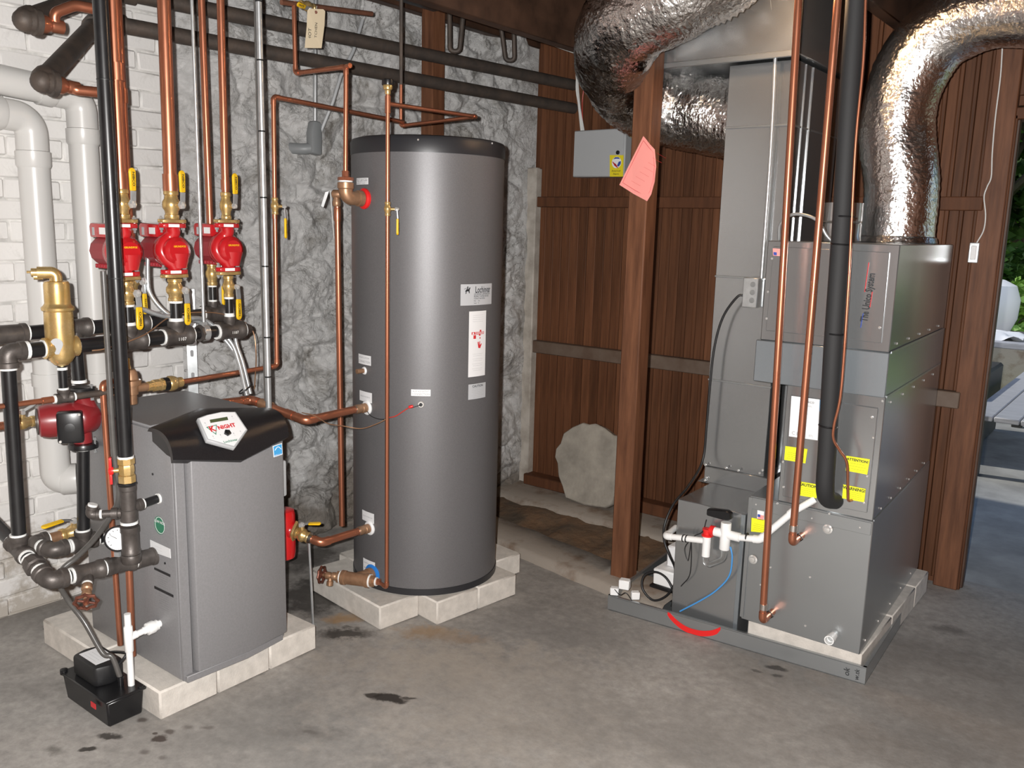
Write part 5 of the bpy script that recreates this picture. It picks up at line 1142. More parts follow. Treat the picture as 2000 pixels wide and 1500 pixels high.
# sensor wire
t = thing('sensor_wire', 'thin sensor wire with an orange wire nut on the tank front', 'wire', AUX[1])
au = AUX[1]
MB().tube(smooth_path([au+AUX[2]*.004, (-2.322, 2.409, 0.8976), (-2.334, 2.396, 0.8916)], 6), .0016, 6).build('black_lead', 'ink', t)
MB().lathe([(.004,0),(.006,.002),(.006,.016),(.004,.019)], (-2.328, 2.401, 0.8999), (-.6,-.75,-.25), 10).build('wire_nut', 'bright_red', t)
MB().tube(smooth_path([(-2.345, 2.39, 0.891), (-2.364, 2.375, 0.874), (-2.383, 2.357, 0.8573), (-2.388, 2.321, 0.8561)], 6), .0022, 6).build('twisted_pair', 'wire_red', t)
MB().tube(smooth_path([(-2.356, 2.29, 0.8641), (-2.397, 2.27, 0.8385), (-2.462, 2.25, 0.813), (-2.509, 2.2, 0.824), (-2.505, 2.12, 0.8481), (-2.494, 2.05, 0.8907), (-2.555, 2.04, 0.8946)], 8), .0020, 6).build('brown_cable', 'bronze', t)
MB().tube(smooth_path([(-2.539, 2.351, 0.8573), (-2.512, 2.348, 0.8408), (-2.457, 2.334, 0.8391), (-2.37, 2.29, 0.8578)], 6), .0016, 6).build('black_lead', 'ink', t)
# gray conduit elbow set into the stone wall
t = thing('conduit_elbow', 'gray conduit body plugged into a hole in the stone wall', 'conduit', (-3.34,2.80,1.95))
lb0 = Vector((-3.3, 2.753, 1.991))
m = MB(); m.prism([lb0+Vector((.0,-.028,-.075)), lb0+Vector((.0,.030,-.082)), lb0+Vector((0,.034,.06)), lb0+Vector((0,.020,.075)), lb0+Vector((0,-.016,.075)), lb0+Vector((0,-.030,.02))], (-.05,0,0)); m.build('conduit_body', 'conduit_gray', t, bevel=.012, bseg=2)
MB().tube(smooth_path([lb0+Vector((-.03,-.01,-.05)), lb0+Vector((-.06,-.05,-.055)), lb0+Vector((-.14,-.10,-.05))], 5), .026, 14).build('wall_nipple', 'conduit_gray', t)
MB().cyl(lb0+Vector((-.02,.004,.07)), (lb0.x-.02,lb0.y+.02,2.70), .0105, 12).build('conduit', 'zinc', t)
tag(MB().tube([lb0+Vector((-.01,.03,.03)), (-3.26, 2.814, 2.153), (-3.24, 2.845, 2.27), (-3.24, 2.925, 2.397), (-3.25, 2.994, 2.549)], .0085, 10).build('gray_cable', 'box_gray'), 'gray cable slanting up the stone wall from the conduit elbow', 'cable')
# black brackets hanging above the iron mains
for lab, p, q in (('black hairpin hanger by the ceiling above the tank', (-2.95, 3.333, 2.567), (-2.95, 3.317, 2.434)), ('black hairpin hanger nearest the silver flexible duct', (-2.95, 3.702, 2.574), (-2.95, 3.754, 2.461))):
    p = Vector(p); q = Vector(q); sidev = Vector((.05,.045,.0))
    m = MB(); m.tube(fillet([p+sidev*.6+ZD*.18, q+sidev*.35, q-sidev*.35, p-sidev*.6+ZD*.18], .02, 6), .012, 10); tag(m.build('pipe_hanger', 'old_iron'), lab, 'hanger', 'pipe hangers')
m = MB(); m.tube(fillet([(-2.70,4.10,2.72), (-2.72,4.10,2.36), (-2.60,4.12,2.30), (-2.52,4.12,2.36), (-2.50,4.12,2.72)], .06, 8), .006, 8); tag(m.build('cable_loop', 'rubber'), 'thin black cable loop hanging before the panelling', 'cable')
# old timber stud in front of the stone wall
so = Vector((-3.13, 3.347, 2.086)); m = MB(); m.box((so.x-.03,so.y-.045,0), (so.x+.05,so.y+.045,2.72)); tag(m.build('timber_stud', 'post_wood', bevel=.004), 'rough brown timber stud behind the tank top', 'post')
# flat black duct under the joists, loose white cables
m = MB(); m.box((-3.08,1.6,2.625), (-2.52,3.3,2.71)); tag(m.build('ceiling_duct', 'black_duct', bevel=.01), 'flat black duct tucked against the ceiling above the tank', 'duct')
tag(MB().tube(smooth_path([(-2.60,2.2,2.56), (-2.58,2.7,2.545), (-2.56,3.1,2.52), (-2.52,3.5,2.46), (-2.47,3.9,2.44), (-2.44,4.25,2.47)], 8), .005, 8).build('white_cable', 'wire_white'), 'loose white cable sagging below the joists', 'cable')
MB_ = MB().tube([(-2.39,1.8,2.475), (-2.39,4.25,2.455)], .010, 10); tag(MB_.build('ceiling_copper', 'old_copper'), 'dull copper pipe along the lowest joist', 'pipe')

# ================================================================ RIGHT: air handler
ND = Vector((0,-1,0))
# ---- drip pan
pa, pb, pc_, pd = Vector((-1.772,3.022,0)), Vector((-.728,3.096,0)), Vector((-.775,4.235,0)), Vector((-1.862,4.16,0))
t = thing('drip_pan', 'shallow galvanized drip pan under the air handler', 'pan', (-1.28,3.6,0))
m = MB(); m.hexa([pa,pb,pc_,pd]+[q+ZD*.004 for q in (pa,pb,pc_,pd)]); m.build('pan_floor', 'galv_dull', t)
ring_pts = [pa,pb,pc_,pd]; cen = sum(ring_pts, Vector())/4
for i in range(4):
    a, b = ring_pts[i], ring_pts[(i+1)%4]; n = (cen-(a+b)/2).normalized()*.004
    m = MB(); m.hexa([a,b,b+n,a+n]+[q+ZD*.064 for q in (a,b,b+n,a+n)]); m.build('pan_wall', 'galv_dull', t)
    m = MB(); m.hexa([a+ZD*.062,b+ZD*.062,b+n*3+ZD*.062,a+n*3+ZD*.062]+[q+ZD*.067 for q in (a,b,b+n*3,a+n*3)]); m.build('pan_hem', 'galv_dull', t)
pf = (pb-pa).normalized(); pn_ = Vector((pf.y,-pf.x,0))
if pn_.y > 0: pn_ = -pn_
def panp(px_frac, z, lift=.001): return pa+pf*px_frac*(pb-pa).length+ZD*z+pn_*lift
m = MB(); arc = []
for k in range(21):
    f = k/20; x_ = .262+f*.215; z_ = .066-.052*math.sin(PI*min(1,(f*1.04)))**.8 if f < .5 else .066-.052*math.sin(PI*f)**.55; arc.append((x_, z_))
for k in range(20):
    (x0,z0),(x1,z1) = arc[k], arc[k+1]; m.hexa([panp(x0,max(.002,z0-.014)), panp(x1,max(.002,z1-.014)), panp(x1,min(.066,z1+.010)), panp(x0,min(.066,z0+.010))]+[panp(x0,max(.002,z0-.014),.0016), panp(x1,max(.002,z1-.014),.0016), panp(x1,min(.066,z1+.010),.0016), panp(x0,min(.066,z0+.010),.0016)])
sp_ = m.build('red_paint_mark', 'bright_red', t, smooth=False); sp_['label'] = 'sprayed red arc on the pan front'
flat_text(t, 'ok', .030, panp(.938,.030), ZD, -pf, 'ink', 'handwriting', shear=.2); flat_text(t, 'w.tk', .024, panp(.972,.030), ZD, -pf, 'ink', 'handwriting', shear=.2)
# ---- blocks inside the pan
for i, (y0, y1, lab) in enumerate(((3.13,3.52,'long pale slab under the front of the air handler'), (3.53,3.90,'pale slab under the middle of the air handler'), (3.91,4.14,'pale slab under the back of the air handler'))):
    m = MB(); m.box((-1.185,y0-.02 if i == 0 else y0,.005), (-.752,y1,.104)); tag(m.build('support_slab', 'block', bevel=.004), lab, 'block', 'slabs under the air handler')
# ---- air handler cabinet
SK = -.044
def cab(m, lo, hi):
    (a,b,c),(d,e,f) = lo, hi
    return m.hexa([(a,b,c),(d,b,c),(d+SK,e,c),(a+SK,e,c),(a,b,f),(d,b,f),(d+SK,e,f),(a+SK,e,f)])
ah = thing('air_handler', 'tall galvanized air handler cabinet with foil duct on top', 'air handler', (-.98,3.6,.105))
m = MB(); cab(m, (-1.212,3.10,.105), (-.757,4.15,.612)); lo = m.build('lower_cabinet', 'galv_dull', ah, bevel=.003)
m = MB(); cab(m, (-1.105,3.102,.612), (-.760,4.148,1.058)); coil = m.build('coil_cabinet', 'galv', ah, bevel=.003)
m = MB(); cab(m, (-1.232,3.090,1.056), (-.760,4.15,1.212)); m.build('cover_panel', 'galv_blue', ah, bevel=.003)
m = MB(); cab(m, (-1.220,3.100,1.212), (-.764,4.148,1.576)); up = m.build('blower_cabinet', 'galv', ah, bevel=.003)
# raised access doors
m = MB(); m.prism([(-1.195, 3.099, 1.556), (-0.7945, 3.099, 1.549), (-0.791, 3.099, 1.243), (-1.199, 3.099, 1.249)], (0,-.006,0)); m.build('access_door', 'galv', up, bevel=.0015)
m = MB(); m.prism([(-1.088, 3.101, 1.02), (-0.7797, 3.101, 1.017), (-0.7812, 3.101, 0.6398), (-1.086, 3.101, 0.6364)], (0,-.006,0)); dr_ = m.build('access_door', 'galv', coil, bevel=.0015)
m = MB(); m.box((-1.205,3.096,.560), (-.762,3.100,.606)); m.build('flange_strip', 'galv_dull', lo, bevel=.001)
m = MB(); m.box((-1.215,3.094,.115), (-1.200,3.100,.605)); m.build('flange_strip', 'galv_dull', lo, bevel=.001)
def screws(root, pts, n, r=.005):
    for p in pts: MB().lathe([(r,0),(r,.002),(r*.6,.004)], Vector(p), n, 6).build('screw', 'chrome', root)
screws(ah, [(-1.197, 3.094, 1.512), (-1.202, 3.094, 1.391), (-1.2, 3.094, 1.293), (-0.8014, 3.094, 1.295), (-0.7675, 3.096, 1.045), (-0.7966, 3.094, 0.9833), (-0.7856, 3.098, 0.9114), (-0.7919, 3.094, 0.7724), (-1.095, 3.096, 0.7666), (-1.085, 3.096, 0.6716), (-0.793, 3.094, 0.6748), (-0.9094, 3.096, 0.608), (-1.103, 3.096, 0.6038), (-1.185, 3.099, 0.5809), (-0.9708, 3.099, 0.5754), (-0.7996, 3.099, 0.5809), (-1.177, 3.099, 0.3662), (-1.11, 3.099, 0.3467), (-1.182, 3.099, 0.3544), (-0.9586, 3.099, 0.3493), (-1.142, 3.099, 0.2669), (-0.959, 3.099, 0.1556)], ND)
screws(ah, [(-.758-.0042-.0067*k,3.2+.16*k,.635) for k in range(6)]+[(-.759-.0034-.0084*k,3.18+.2*k,1.03) for k in range(5)]+[(-.756-.0025-.0084*k,3.16+.2*k,.14) for k in range(5)]+[(-.763-.004-.0084*k,3.2+.2*k,1.235) for k in range(5)], XD, .0045)
for z_ in (.612,1.058,1.212): 
    m = MB(); m.hexa([(-.761,3.11,z_-.004),(-.7575,3.11,z_-.004),(-.7575+SK,4.14,z_-.004),(-.761+SK,4.14,z_-.004),(-.761,3.11,z_+.004),(-.7575,3.11,z_+.004),(-.7575+SK,4.14,z_+.004),(-.761+SK,4.14,z_+.004)]); m.build('seam_strip', 'galv_dull', ah)
# drain knock-outs
for p in ((-0.9105, 3.099, 0.5485), (-1.18, 3.099, 0.361)):
    MB().lathe([(.016,0),(.018,.004),(.012,.006),(.010,.012),(.004,.013)], p, ND, 14).build('drain_plug', 'chrome', ah)
# stickers
def sticker(root, name, q, material, y=3.0935, label=None, t_=.0012):
    pts = [Vector(p) for p in q]; o = MB().prism(pts, (0,-t_,0)).build(name, material, root, smooth=False)
    if label: o['label'] = label
    return o, sum(pts, Vector())/len(pts)+Vector((0,-t_,0))
ex_, ez_ = XD, ZD
o, c_ = sticker(coil, 'specification_label', [(-1.083, 3.094, 1.019), (-0.9805, 3.094, 1.02), (-0.9745, 3.094, 0.8702), (-1.08, 3.094, 0.8675)], 'white', label='large white specification label')
flat_text(o, 'Unico', .016, c_+Vector((.012,0,.062)), ex_, ez_, 'ink'); flat_text(o, 'MODEL', .008, c_+Vector((.012,0,.046)), ex_, ez_, 'ink_gray')
for k in range(6): flat_text(o, '\u2014'*7, .008, c_+Vector((0,0,.03-.014*k)), ex_, ez_, 'label_gray')
flat_text(o, 'C E', .018, c_+Vector((-.028,0,-.062)), ex_, ez_, 'ink_gray'); flat_text(o, 'ETL', .010, c_+Vector((.030,0,-.062)), ex_, ez_, 'ink_gray')
sticker(coil, 'blue_sticker', [(-0.9785, 3.094, 1.019), (-0.9604, 3.094, 1.02), (-0.9584, 3.094, 0.9768), (-0.9767, 3.094, 0.9778)], 'sky_blue')
def ystk(q, head, n, label=None, root=coil):
    o, c_ = sticker(root, 'warning_sticker', q, 'yellow_sticker', label=label)
    q = [Vector(p) for p in q]; w = (q[1]-q[0]).length; h = (q[0]-q[3]).length
    if head: flat_text(o, head, w/len(head)*1.55, c_+ZD*h*.30, ex_, ez_, 'ink', bold=.0005)
    for k in range(n): flat_text(o, '\u2014'*int(6+(k%2)), w*.11, c_+ZD*h*(.08-.56*k/max(1,n)), ex_, ez_, 'ink')
ystk([(-1.09, 3.094, 0.8288), (-1.008, 3.094, 0.8317), (-1.011, 3.094, 0.7771), (-1.09, 3.094, 0.776)], '', 4)
ystk([(-1.028, 3.094, 0.7056), (-0.9602, 3.094, 0.7078), (-0.9593, 3.094, 0.6556), (-1.029, 3.094, 0.6523)], 'CAUTION', 4)
ystk([(-0.8695, 3.094, 0.8323), (-0.7891, 3.094, 0.8342), (-0.7924, 3.094, 0.7779), (-0.8663, 3.094, 0.7783)], 'ATTENTION!', 3, 'yellow sticker headed ATTENTION')
ystk([(-0.8705, 3.094, 0.7264), (-0.7926, 3.094, 0.7256), (-0.7932, 3.094, 0.6766), (-0.8694, 3.094, 0.6751)], 'WARNING!', 4, 'yellow sticker headed WARNING')
ystk([(-1.199, 3.099, 0.5244), (-1.13, 3.099, 0.5282), (-1.13, 3.099, 0.4792), (-1.197, 3.099, 0.4692)], '', 4, root=lo)
o, c_ = sticker(lo, 'flag_sticker', [(-1.179, 3.099, 0.5803), (-1.153, 3.099, 0.582), (-1.15, 3.099, 0.5255), (-1.177, 3.099, 0.5235)], 'white'); sticker(lo, 'flag_stripes', [(-1.175, 3.098, 0.5426), (-1.151, 3.098, 0.5441), (-1.152, 3.098, 0.5276), (-1.174, 3.098, 0.5265)], 'pink_paper'); sticker(lo, 'flag_canton', [(-1.175, 3.096, 0.545), (-1.165, 3.096, 0.5452), (-1.164, 3.096, 0.5352), (-1.175, 3.096, 0.5349)], 'ink_blue')
o, c_ = sticker(up, 'flag_sticker', [(-1.196, 3.092, 1.549), (-1.169, 3.092, 1.548), (-1.167, 3.092, 1.522), (-1.193, 3.092, 1.523)], 'pink_paper'); sticker(up, 'flag_canton', [(-1.192, 3.091, 1.536), (-1.18, 3.091, 1.535), (-1.179, 3.091, 1.524), (-1.191, 3.091, 1.525)], 'ink_blue')
tb0 = Vector((-0.8532, 3.092, 1.314)); tb1 = Vector((-0.8433, 3.092, 1.475)); td = (tb1-tb0).normalized()
flat_text(up, 'The Unico System', .034, tb0.lerp(tb1,.5)+Vector((0,-.0015,0)), td, Vector((td.z,0,-td.x))*-1, 'ink', 'brand_lettering', bold=.0009, stretch=.66)
for a, b, mm_ in (((-0.8608, 3.091, 1.413), (-0.8568, 3.091, 1.513), 'ink_red'), ((-0.8628, 3.091, 1.29), (-0.8589, 3.091, 1.34), 'ink_blue'), ((-0.8391, 3.091, 1.362), (-0.8357, 3.091, 1.415), 'ink_red')):
    MB().tube([a,b], .0016, 6).build('brand_stripe', mm_, up)
# ---- return box and riser duct
rb_ = thing('return_duct', 'square galvanized return duct rising from a filter box to the ceiling', 'duct', (-1.40,3.6,.008))
m = MB(); m.box((-1.512,3.098,.008), (-1.222,4.02,.532)); fb = m.build('filter_box', 'galv', rb_, bevel=.003)
m = MB(); m.box((-1.545,3.405,.532), (-1.262,4.00,.60)); m.build('transition_collar', 'galv', rb_, bevel=.002)
m = MB(); m.hexa([(-1.572,3.40,.528),(-1.238,3.40,.528),(-1.238,4.01,.528),(-1.572,4.01,.528),(-1.545,3.42,.548),(-1.262,3.42,.548),(-1.262,4.0,.548),(-1.545,4.0,.548)]); m.build('flange', 'galv', rb_)
zs = [.60,.98,1.42,2.02,2.262]
for k in range(4):
    m = MB(); m.box((-1.560,3.418,zs[k]), (-1.285,3.96,zs[k+1])); m.build('duct_section', 'galv', rb_, bevel=.002)
    if k: 
        m = MB(); m.box((-1.562,3.414,zs[k]-.004), (-1.283,3.962,zs[k]+.004)); m.build('drive_seam', 'galv_dull', rb_, bevel=.001)
m = MB(); m.box((-1.287,3.52,.60), (-1.281,3.53,2.26)); m.box((-1.287,3.60,.60), (-1.280,3.615,2.26)); m.build('standing_seam', 'galv', rb_)
screws(rb_, [(-1.54, 3.4, 0.6073), (-1.445, 3.4, 0.6118), (-1.39, 3.4, 0.6113), (-1.296, 3.4, 0.6187), (-1.537, 3.4, 0.5387), (-1.531, 3.4, 0.5515), (-1.28, 3.4, 0.5311), (-1.284, 3.4, 0.6343)], ND, .006)
m = MB(); m.box((-1.240,3.094,.012), (-1.222,3.100,.530)); m.build('flange_strip', 'galv_blue', fb, bevel=.001)
# overhead plenum
m = MB(); m.box((-1.98,3.352,2.272), (-1.262,4.05,2.715)); pl = tag(m.build('overhead_plenum', 'galv', bevel=.004), 'bright galvanized box plenum under the ceiling, lit by the bulb', 'duct')
m = MB(); m.box((-1.985,3.346,2.262), (-1.257,3.362,2.284)); m.build('hem_strip', 'galv_dull', pl, bevel=.002)
m = MB(); m.box((-1.268,3.346,2.27), (-1.254,3.358,2.715)); m.build('corner_strip', 'galv', pl, bevel=.002)
# ---- foil flexible ducts
def flex(name, label, pts, r, pitch=.016, amp=.035, wr=.05, material='foil', seed=0, n=22, seg=40):
    P = smooth_path(pts, n); L = [0]
    for a, b in zip(P, P[1:]): L.append(L[-1]+(b-a).length)
    cnt = int(L[-1]/pitch*2); Q = []; j = 0
    for i in range(cnt+1):
        s = L[-1]*i/cnt
        while j < len(L)-2 and L[j+1] < s: j += 1
        f = (s-L[j])/max(1e-9, L[j+1]-L[j]); Q.append(P[j].lerp(P[j+1], f))
    def wob(i, k):
        a = 2*PI*k/seg
        v = Vector((math.cos(a)*1.6, math.sin(a)*1.6, i*pitch*.5*9+seed))
        return 1+amp*(1 if i % 2 else -1)*(.6+.8*noise.noise(v*1.7+Vector((5,1,2))))*.5 + wr*noise.noise(v*.9) + wr*.35*noise.noise(v*2.6)
    rr = r if isinstance(r, (int, float)) else None
    rs = [rr]*(cnt+1) if rr else [r[0]+(r[1]-r[0])*i/cnt for i in range(cnt+1)]
    m = MB(); m.tube(Q, rs, seg, True, wob)
    return tag(m.build(name, material, angle=180), label, 'duct', 'foil flexible ducts')
flex('flexible_duct', 'wrinkled foil duct folding over from plenum into the riser', [(-1.368, 3.12, 2.613), (-1.466, 3.05, 2.526), (-1.645, 3.03, 2.459), (-1.845, 3.08, 2.393), (-2, 3.26, 2.317), (-2.039, 3.48, 2.206), (-1.911, 3.64, 2.141), (-1.60,3.68,2.09), (-1.54,3.68,2.09)], .172, .018, .06, .07)
flex('flexible_duct', 'shiny foil duct rising off the air handler and bending right', [(-.955,3.80,1.56), (-.958,3.80,1.80), (-0.9956, 3.8, 2.033), (-0.9707, 3.8, 2.228), (-0.8804, 3.79, 2.371), (-0.7327, 3.77, 2.433), (-0.5718, 3.75, 2.432), (-0.2725, 3.72, 2.36)], .142, .030, .022, .035, 'foil_flat', 3)
m = MB(); m.lathe([(.150,1.574),(.156,1.580),(.150,1.60),(.142,1.605)], (-.955,3.80,0), ZD, 40); tag(m.build('duct_collar', 'foil_flat'), 'foil taped collar where the right duct meets the cabinet', 'duct collar')
m = MB(); m.lathe([(.075,1.576),(.078,1.580),(.074,1.60),(.074,1.66),(.078,1.665),(.074,1.67),(.074,1.73)], (-1.169, 3.55, 1.64), ZD, 28) if False else m.lathe([(.080,0),(.083,.004),(.078,.02),(.078,.07),(.082,.075),(.078,.08),(.078,.15)], (-1.105,3.56,1.577), ZD, 28); tag(m.build('round_collar', 'galv'), 'short round galvanized collar on the cabinet top', 'duct collar')
# ---- copper and insulated lines
yf = 3.0
for lab, pts in (('left copper pipe dropping in front of the air handler to its foot', [(-1.14, 3, 2.386), (-1.088, 3, 0.1715), (-1.020,3.103,.225)]), ('right copper pipe dropping in front of the air handler to mid height', [(-1.009, 3, 2.369), (-1.003, 3, 0.5002), (-.958,3.103,.545)])):
    pts = [Vector(p) for p in pts]; pts[2].z = pts[1].z+.0; pts[2].x = pts[1].x; 
    t = run('copper_line', lab, 'pipe', pts, .0128, 'copper', R=.022, group='copper lines at the air handler')
    b_ = pts[1]; MB().lathe([(.0150,0),(.0150,.022)], b_+ZD*.045, ZD, 14).build('coupling', 'solder', t)
    MB().tube([Vector((b_.x-.018,3.062,b_.z)), Vector((b_.x,3.062,b_.z+.018)), Vector((b_.x+.018,3.062,b_.z)), Vector((b_.x,3.062,b_.z-.018)), Vector((b_.x-.018,3.062,b_.z))], .0025, 6).build('cable_tie', 'rubber', t)
fpts = [(-0.9426, 2.97, 2.354), (-0.9331, 2.97, 1.978), (-0.9225, 2.97, 1.667), (-0.9219, 2.98, 1.5), (-0.9169, 2.98, 1.258), (-0.9128, 2.985, 1.081), (-0.9101, 3, 0.8617), (-0.9087, 3.01, 0.7298), (-0.9078, 3.05, 0.6754), (-0.8933, 3.1, 0.6589)]
t = tag(MB().tube(smooth_path(fpts, 8), .0305, 20).build('insulated_pipe', 'foam_black'), 'thick black foam-insulated pipe down the front of the air handler', 'pipe')
for q in ((-0.9137, 2.97, 1.663), (-0.9203, 2.975, 1.572), (-0.9113, 2.98, 1.273), (-0.9114, 2.99, 0.9511)): MB().lathe([(.0315,-.003),(.033,0),(.0315,.003)], q, (.05,0,1), 20).build('cable_tie', 'plastic_black', t)
tag(MB().tube(smooth_path([(-0.9093, 2.96, 2.348), (-0.898, 2.96, 2.147), (-0.8965, 2.955, 1.91), (-0.8867, 2.955, 1.668), (-0.8765, 2.955, 1.435), (-0.8697, 2.96, 1.091), (-0.8851, 2.97, 0.9623), (-0.8852, 2.98, 0.91), (-0.8669, 3, 0.8695), (-0.8445, 3.02, 0.8239), (-0.8401, 3.05, 0.7163), (-0.8382, 3.06, 0.6824), (-0.8356, 3.095, 0.6746)], 10), .0048, 10).build('liquid_line', 'copper'), 'thin copper liquid line hugging the black insulated pipe', 'pipe')
# steel conduit and switch box on the riser duct
t = thing('steel_conduit', 'bright steel conduit running down the return duct to a box', 'conduit', (-1.347, 3.385, 1.421))
MB().tube(smooth_path([(-1.395, 3.36, 2.551), (-1.373, 3.36, 2.42), (-1.36, 3.37, 2.346), (-1.357, 3.38, 2.254), (-1.351, 3.39, 1.911), (-1.349, 3.39, 1.42)], 10), .0075, 12).build('conduit', 'zinc', t)
t = thing('switch_box', 'small square steel outlet box on the return duct', 'electrical box', (-1.377, 3.4, 1.308))
m = MB(); m.box((-1.408,3.350,1.305), (-1.345,3.416,1.425)); m.build('body', 'zinc', t, bevel=.003)
for k in range(3): MB().lathe([(.010,0),(.011,.001),(.008,.0015)], (-1.376+.010,3.3495,1.335+.032*k), ND, 16).build('knockout', 'galv_dull', t)
cord2 = smooth_path([(-1.405, 3.37, 1.351), (-1.433, 3.36, 1.344), (-1.489, 3.36, 1.256), (-1.518, 3.36, 1.124), (-1.526, 3.36, 0.9489), (-1.529, 3.36, 0.7933), (-1.532, 3.35, 0.6371), (-1.541, 3.25, 0.5484), (-1.557, 3.15, 0.486), (-1.566, 3.1, 0.4081), (-1.564, 3.1, 0.3419), (-1.535, 3.1, 0.2827), (-1.527, 3.14, 0.2164), (-1.525, 3.14, 0.1489), (-1.562, 3.14, 0.0812), (-1.615, 3.13, 0.0525), (-1.667, 3.13, 0.0886), (-1.669, 3.14, 0.1432), (-1.621, 3.15, 0.1716), (-1.567, 3.15, 0.1568), (-1.525, 3.14, 0.1035), (-1.526, 3.13, 0.0494)], 8)
tag(MB().tube(cord2, .0050, 10).build('power_cord', 'rubber'), 'black power cord looping from the outlet box down into the pan', 'cord')
# small collar flex on top of the cabinet
tag(MB().tube(smooth_path([(-1.21,3.18,1.58), (-1.20,3.16,1.64), (-1.14,3.13,1.672), (-1.06,3.12,1.655), (-1.02,3.13,1.60), (-1.0,3.14,1.578)], 10), .006, 10).build('armoured_whip', 'zinc'), 'short armoured whip arching over the cabinet top edge', 'cable')
# ---- condensate trap
t = thing('condensate_trap', 'white plastic condensate trap assembly with red unions on the box front', 'pipe', (-1.27, 3.04, 0.3905))
yq = 3.045
add_run(t, [(-1.545,3.16,.385), (-1.531, 3.045, 0.3832), (-1.361, 3.045, 0.4058)], .0125, 'pvc_bright', R=.018, fit=1.2)
p = Vector((-1.352, 3.045, 0.3997)); MB().lathe([(.0165,-.055),(.0165,.030),(.013,.031)], p, ZD, 16).build('tee', 'pvc_bright', t)
MB().lathe([(.022,.0),(.022,.006),(.017,.007),(.017,.022),(.020,.024),(.020,.030)], p+ZD*.028, ZD, 16).build('red_union', 'bright_red', t)
q = Vector((-1.277, 3.045, 0.454)); MB().lathe([(.0195,-.062),(.0205,-.06),(.0205,.045),(.0195,.047)], q, ZD, 18).build('cross', 'pvc_bright', t)
MB().lathe([(.0175,-.075),(.0175,.07),(.013,.072)], q, XD, 16).build('cross_arm', 'pvc_bright', t) if False else MB().lathe([(.0180,-.045),(.0180,.058),(.014,.060)], q, XD, 16).build('cross_arm', 'pvc_bright', t)
MB().lathe([(.021,-.062),(.021,-.046)], q, XD, 16).build('red_union', 'bright_red', t)
MB().tube([p+ZD*.05, q-XD*.055], .011, 10).build('red_union', 'bright_red', t)
m = MB(); m.prism([q+Vector(v_) for v_ in ((-.085,.0,.055),(.0,-.0,.052),(.016,0,.062),(.012,0,.085),(-.004,0,.092),(-.085,0,.082))], (0,.03,0)); m.build('float_switch', 'plastic_black', t, bevel=.004)
add_run(t, [q+XD*.055, (-1.14, 3.045, 0.4652), (-1.034, 3.07, 0.5919), (-0.9663, 3.1, 0.6488)], .0130, 'pvc_bright', R=.03, fit=1.22)
for px in ((-1.452, 3.045, 0.3941), (-1.438, 3.045, 0.3953), (-1.191, 3.045, 0.4649)): MB().lathe([(.0145,-.0025),(.016,0),(.0145,.0025)], px, XD, 14).build('cable_tie', 'rubber', t)
ub = []
u0, u1 = p-ZD*.055, q-ZD*.062
MB().tube(fillet([u0+ZD*.02, u0-ZD*.045, u1-ZD*.040, u1+ZD*.02], .030, 10), .0125, 16).build('clear_trap', 'clear_plastic', t)
tag(MB().tube(smooth_path([(-1.255, 3.05, 0.4062), (-1.245, 3.05, 0.3628), (-1.256, 3.06, 0.2831), (-1.302, 3.06, 0.2124), (-1.364, 3.06, 0.1511), (-1.454, 3.06, 0.0754)], 8), .0032, 8).build('blue_tube', 'tube_blue'), 'thin blue tube curving from the trap down into the pan', 'tube')
tag(MB().tube(smooth_path([(-1.366, 3.06, 0.4874), (-1.379, 3.06, 0.4354), (-1.41, 3.05, 0.4093), (-1.445, 3.05, 0.3535), (-1.428, 3.05, 0.3038), (-1.422, 3.055, 0.3793), (-1.425, 3.07, 0.2441), (-1.461, 3.07, 0.1788)], 8), .0022, 6).build('switch_wire', 'rubber'), 'thin black float-switch wire hanging beside the trap', 'wire')
t = thing('drain_stub', 'open white plastic drain stub near the cabinet foot', 'pipe', (-0.8561, 3.06, 0.1465))
a = Vector((-0.8549, 3.05, 0.1487)); MB().lathe([(.0105,.055),(.0145,.055),(.0145,.028),(.0175,.026),(.0175,0),(.0140,0),(.0140,.02)], a, YD, 18, close=False).build('pipe', 'pvc_bright', t)
# white pump and float switch inside the pan
t = thing('pan_pump', 'white and black condensate pump inside the drip pan', 'pump', (-1.631, 3.232, 0.006))
b0 = Vector((-1.628, 3.256, 0.006)); bx, by = b0.x, max(b0.y,3.10)
m = MB(); m.box((bx-.075,by,.006), (bx+.055,by+.22,.060)); m.build('reservoir', 'plastic_black', t, bevel=.004)
m = MB(); m.box((bx-.065,by+.01,.060), (bx+.05,by+.20,.135)); m.build('cover', 'white', t, bevel=.006); m = MB(); m.box((bx-.03,by+.06,.135), (bx+.05,by+.19,.235)); m.build('motor_cover', 'label_white', t, bevel=.008)
for i, (dx, dy, dz, s, lab) in enumerate(((0,0,.067,.045,'white cube of the float switch, upper one on the pan corner'), (-.045,-.005,.067,.036,'white cube of the float switch, left one on the pan corner'), (.045,.015,.067,.036,'white cube of the float switch, right one on the pan corner'))):
    c0 = pa+Vector((.065+dx,.022+dy,dz+(.038 if i == 0 else 0))); m = MB(); m.obox(c0+ZD*s/2, (s,s*.8,s*.9), .3+.2*i); tag(m.build('float_switch', 'white', bevel=.003), lab, 'switch', 'float switch blocks')
tag(MB().tube(smooth_path([pa+Vector((.03,.0,.10)), pa+Vector((.06,-.004,.085)), pa+Vector((.085,.0,.10)), pa+Vector((.11,.01,.07))], 6), .0018, 6).build('switch_lead', 'rubber'), 'thin black lead across the white float switch blocks', 'wire')
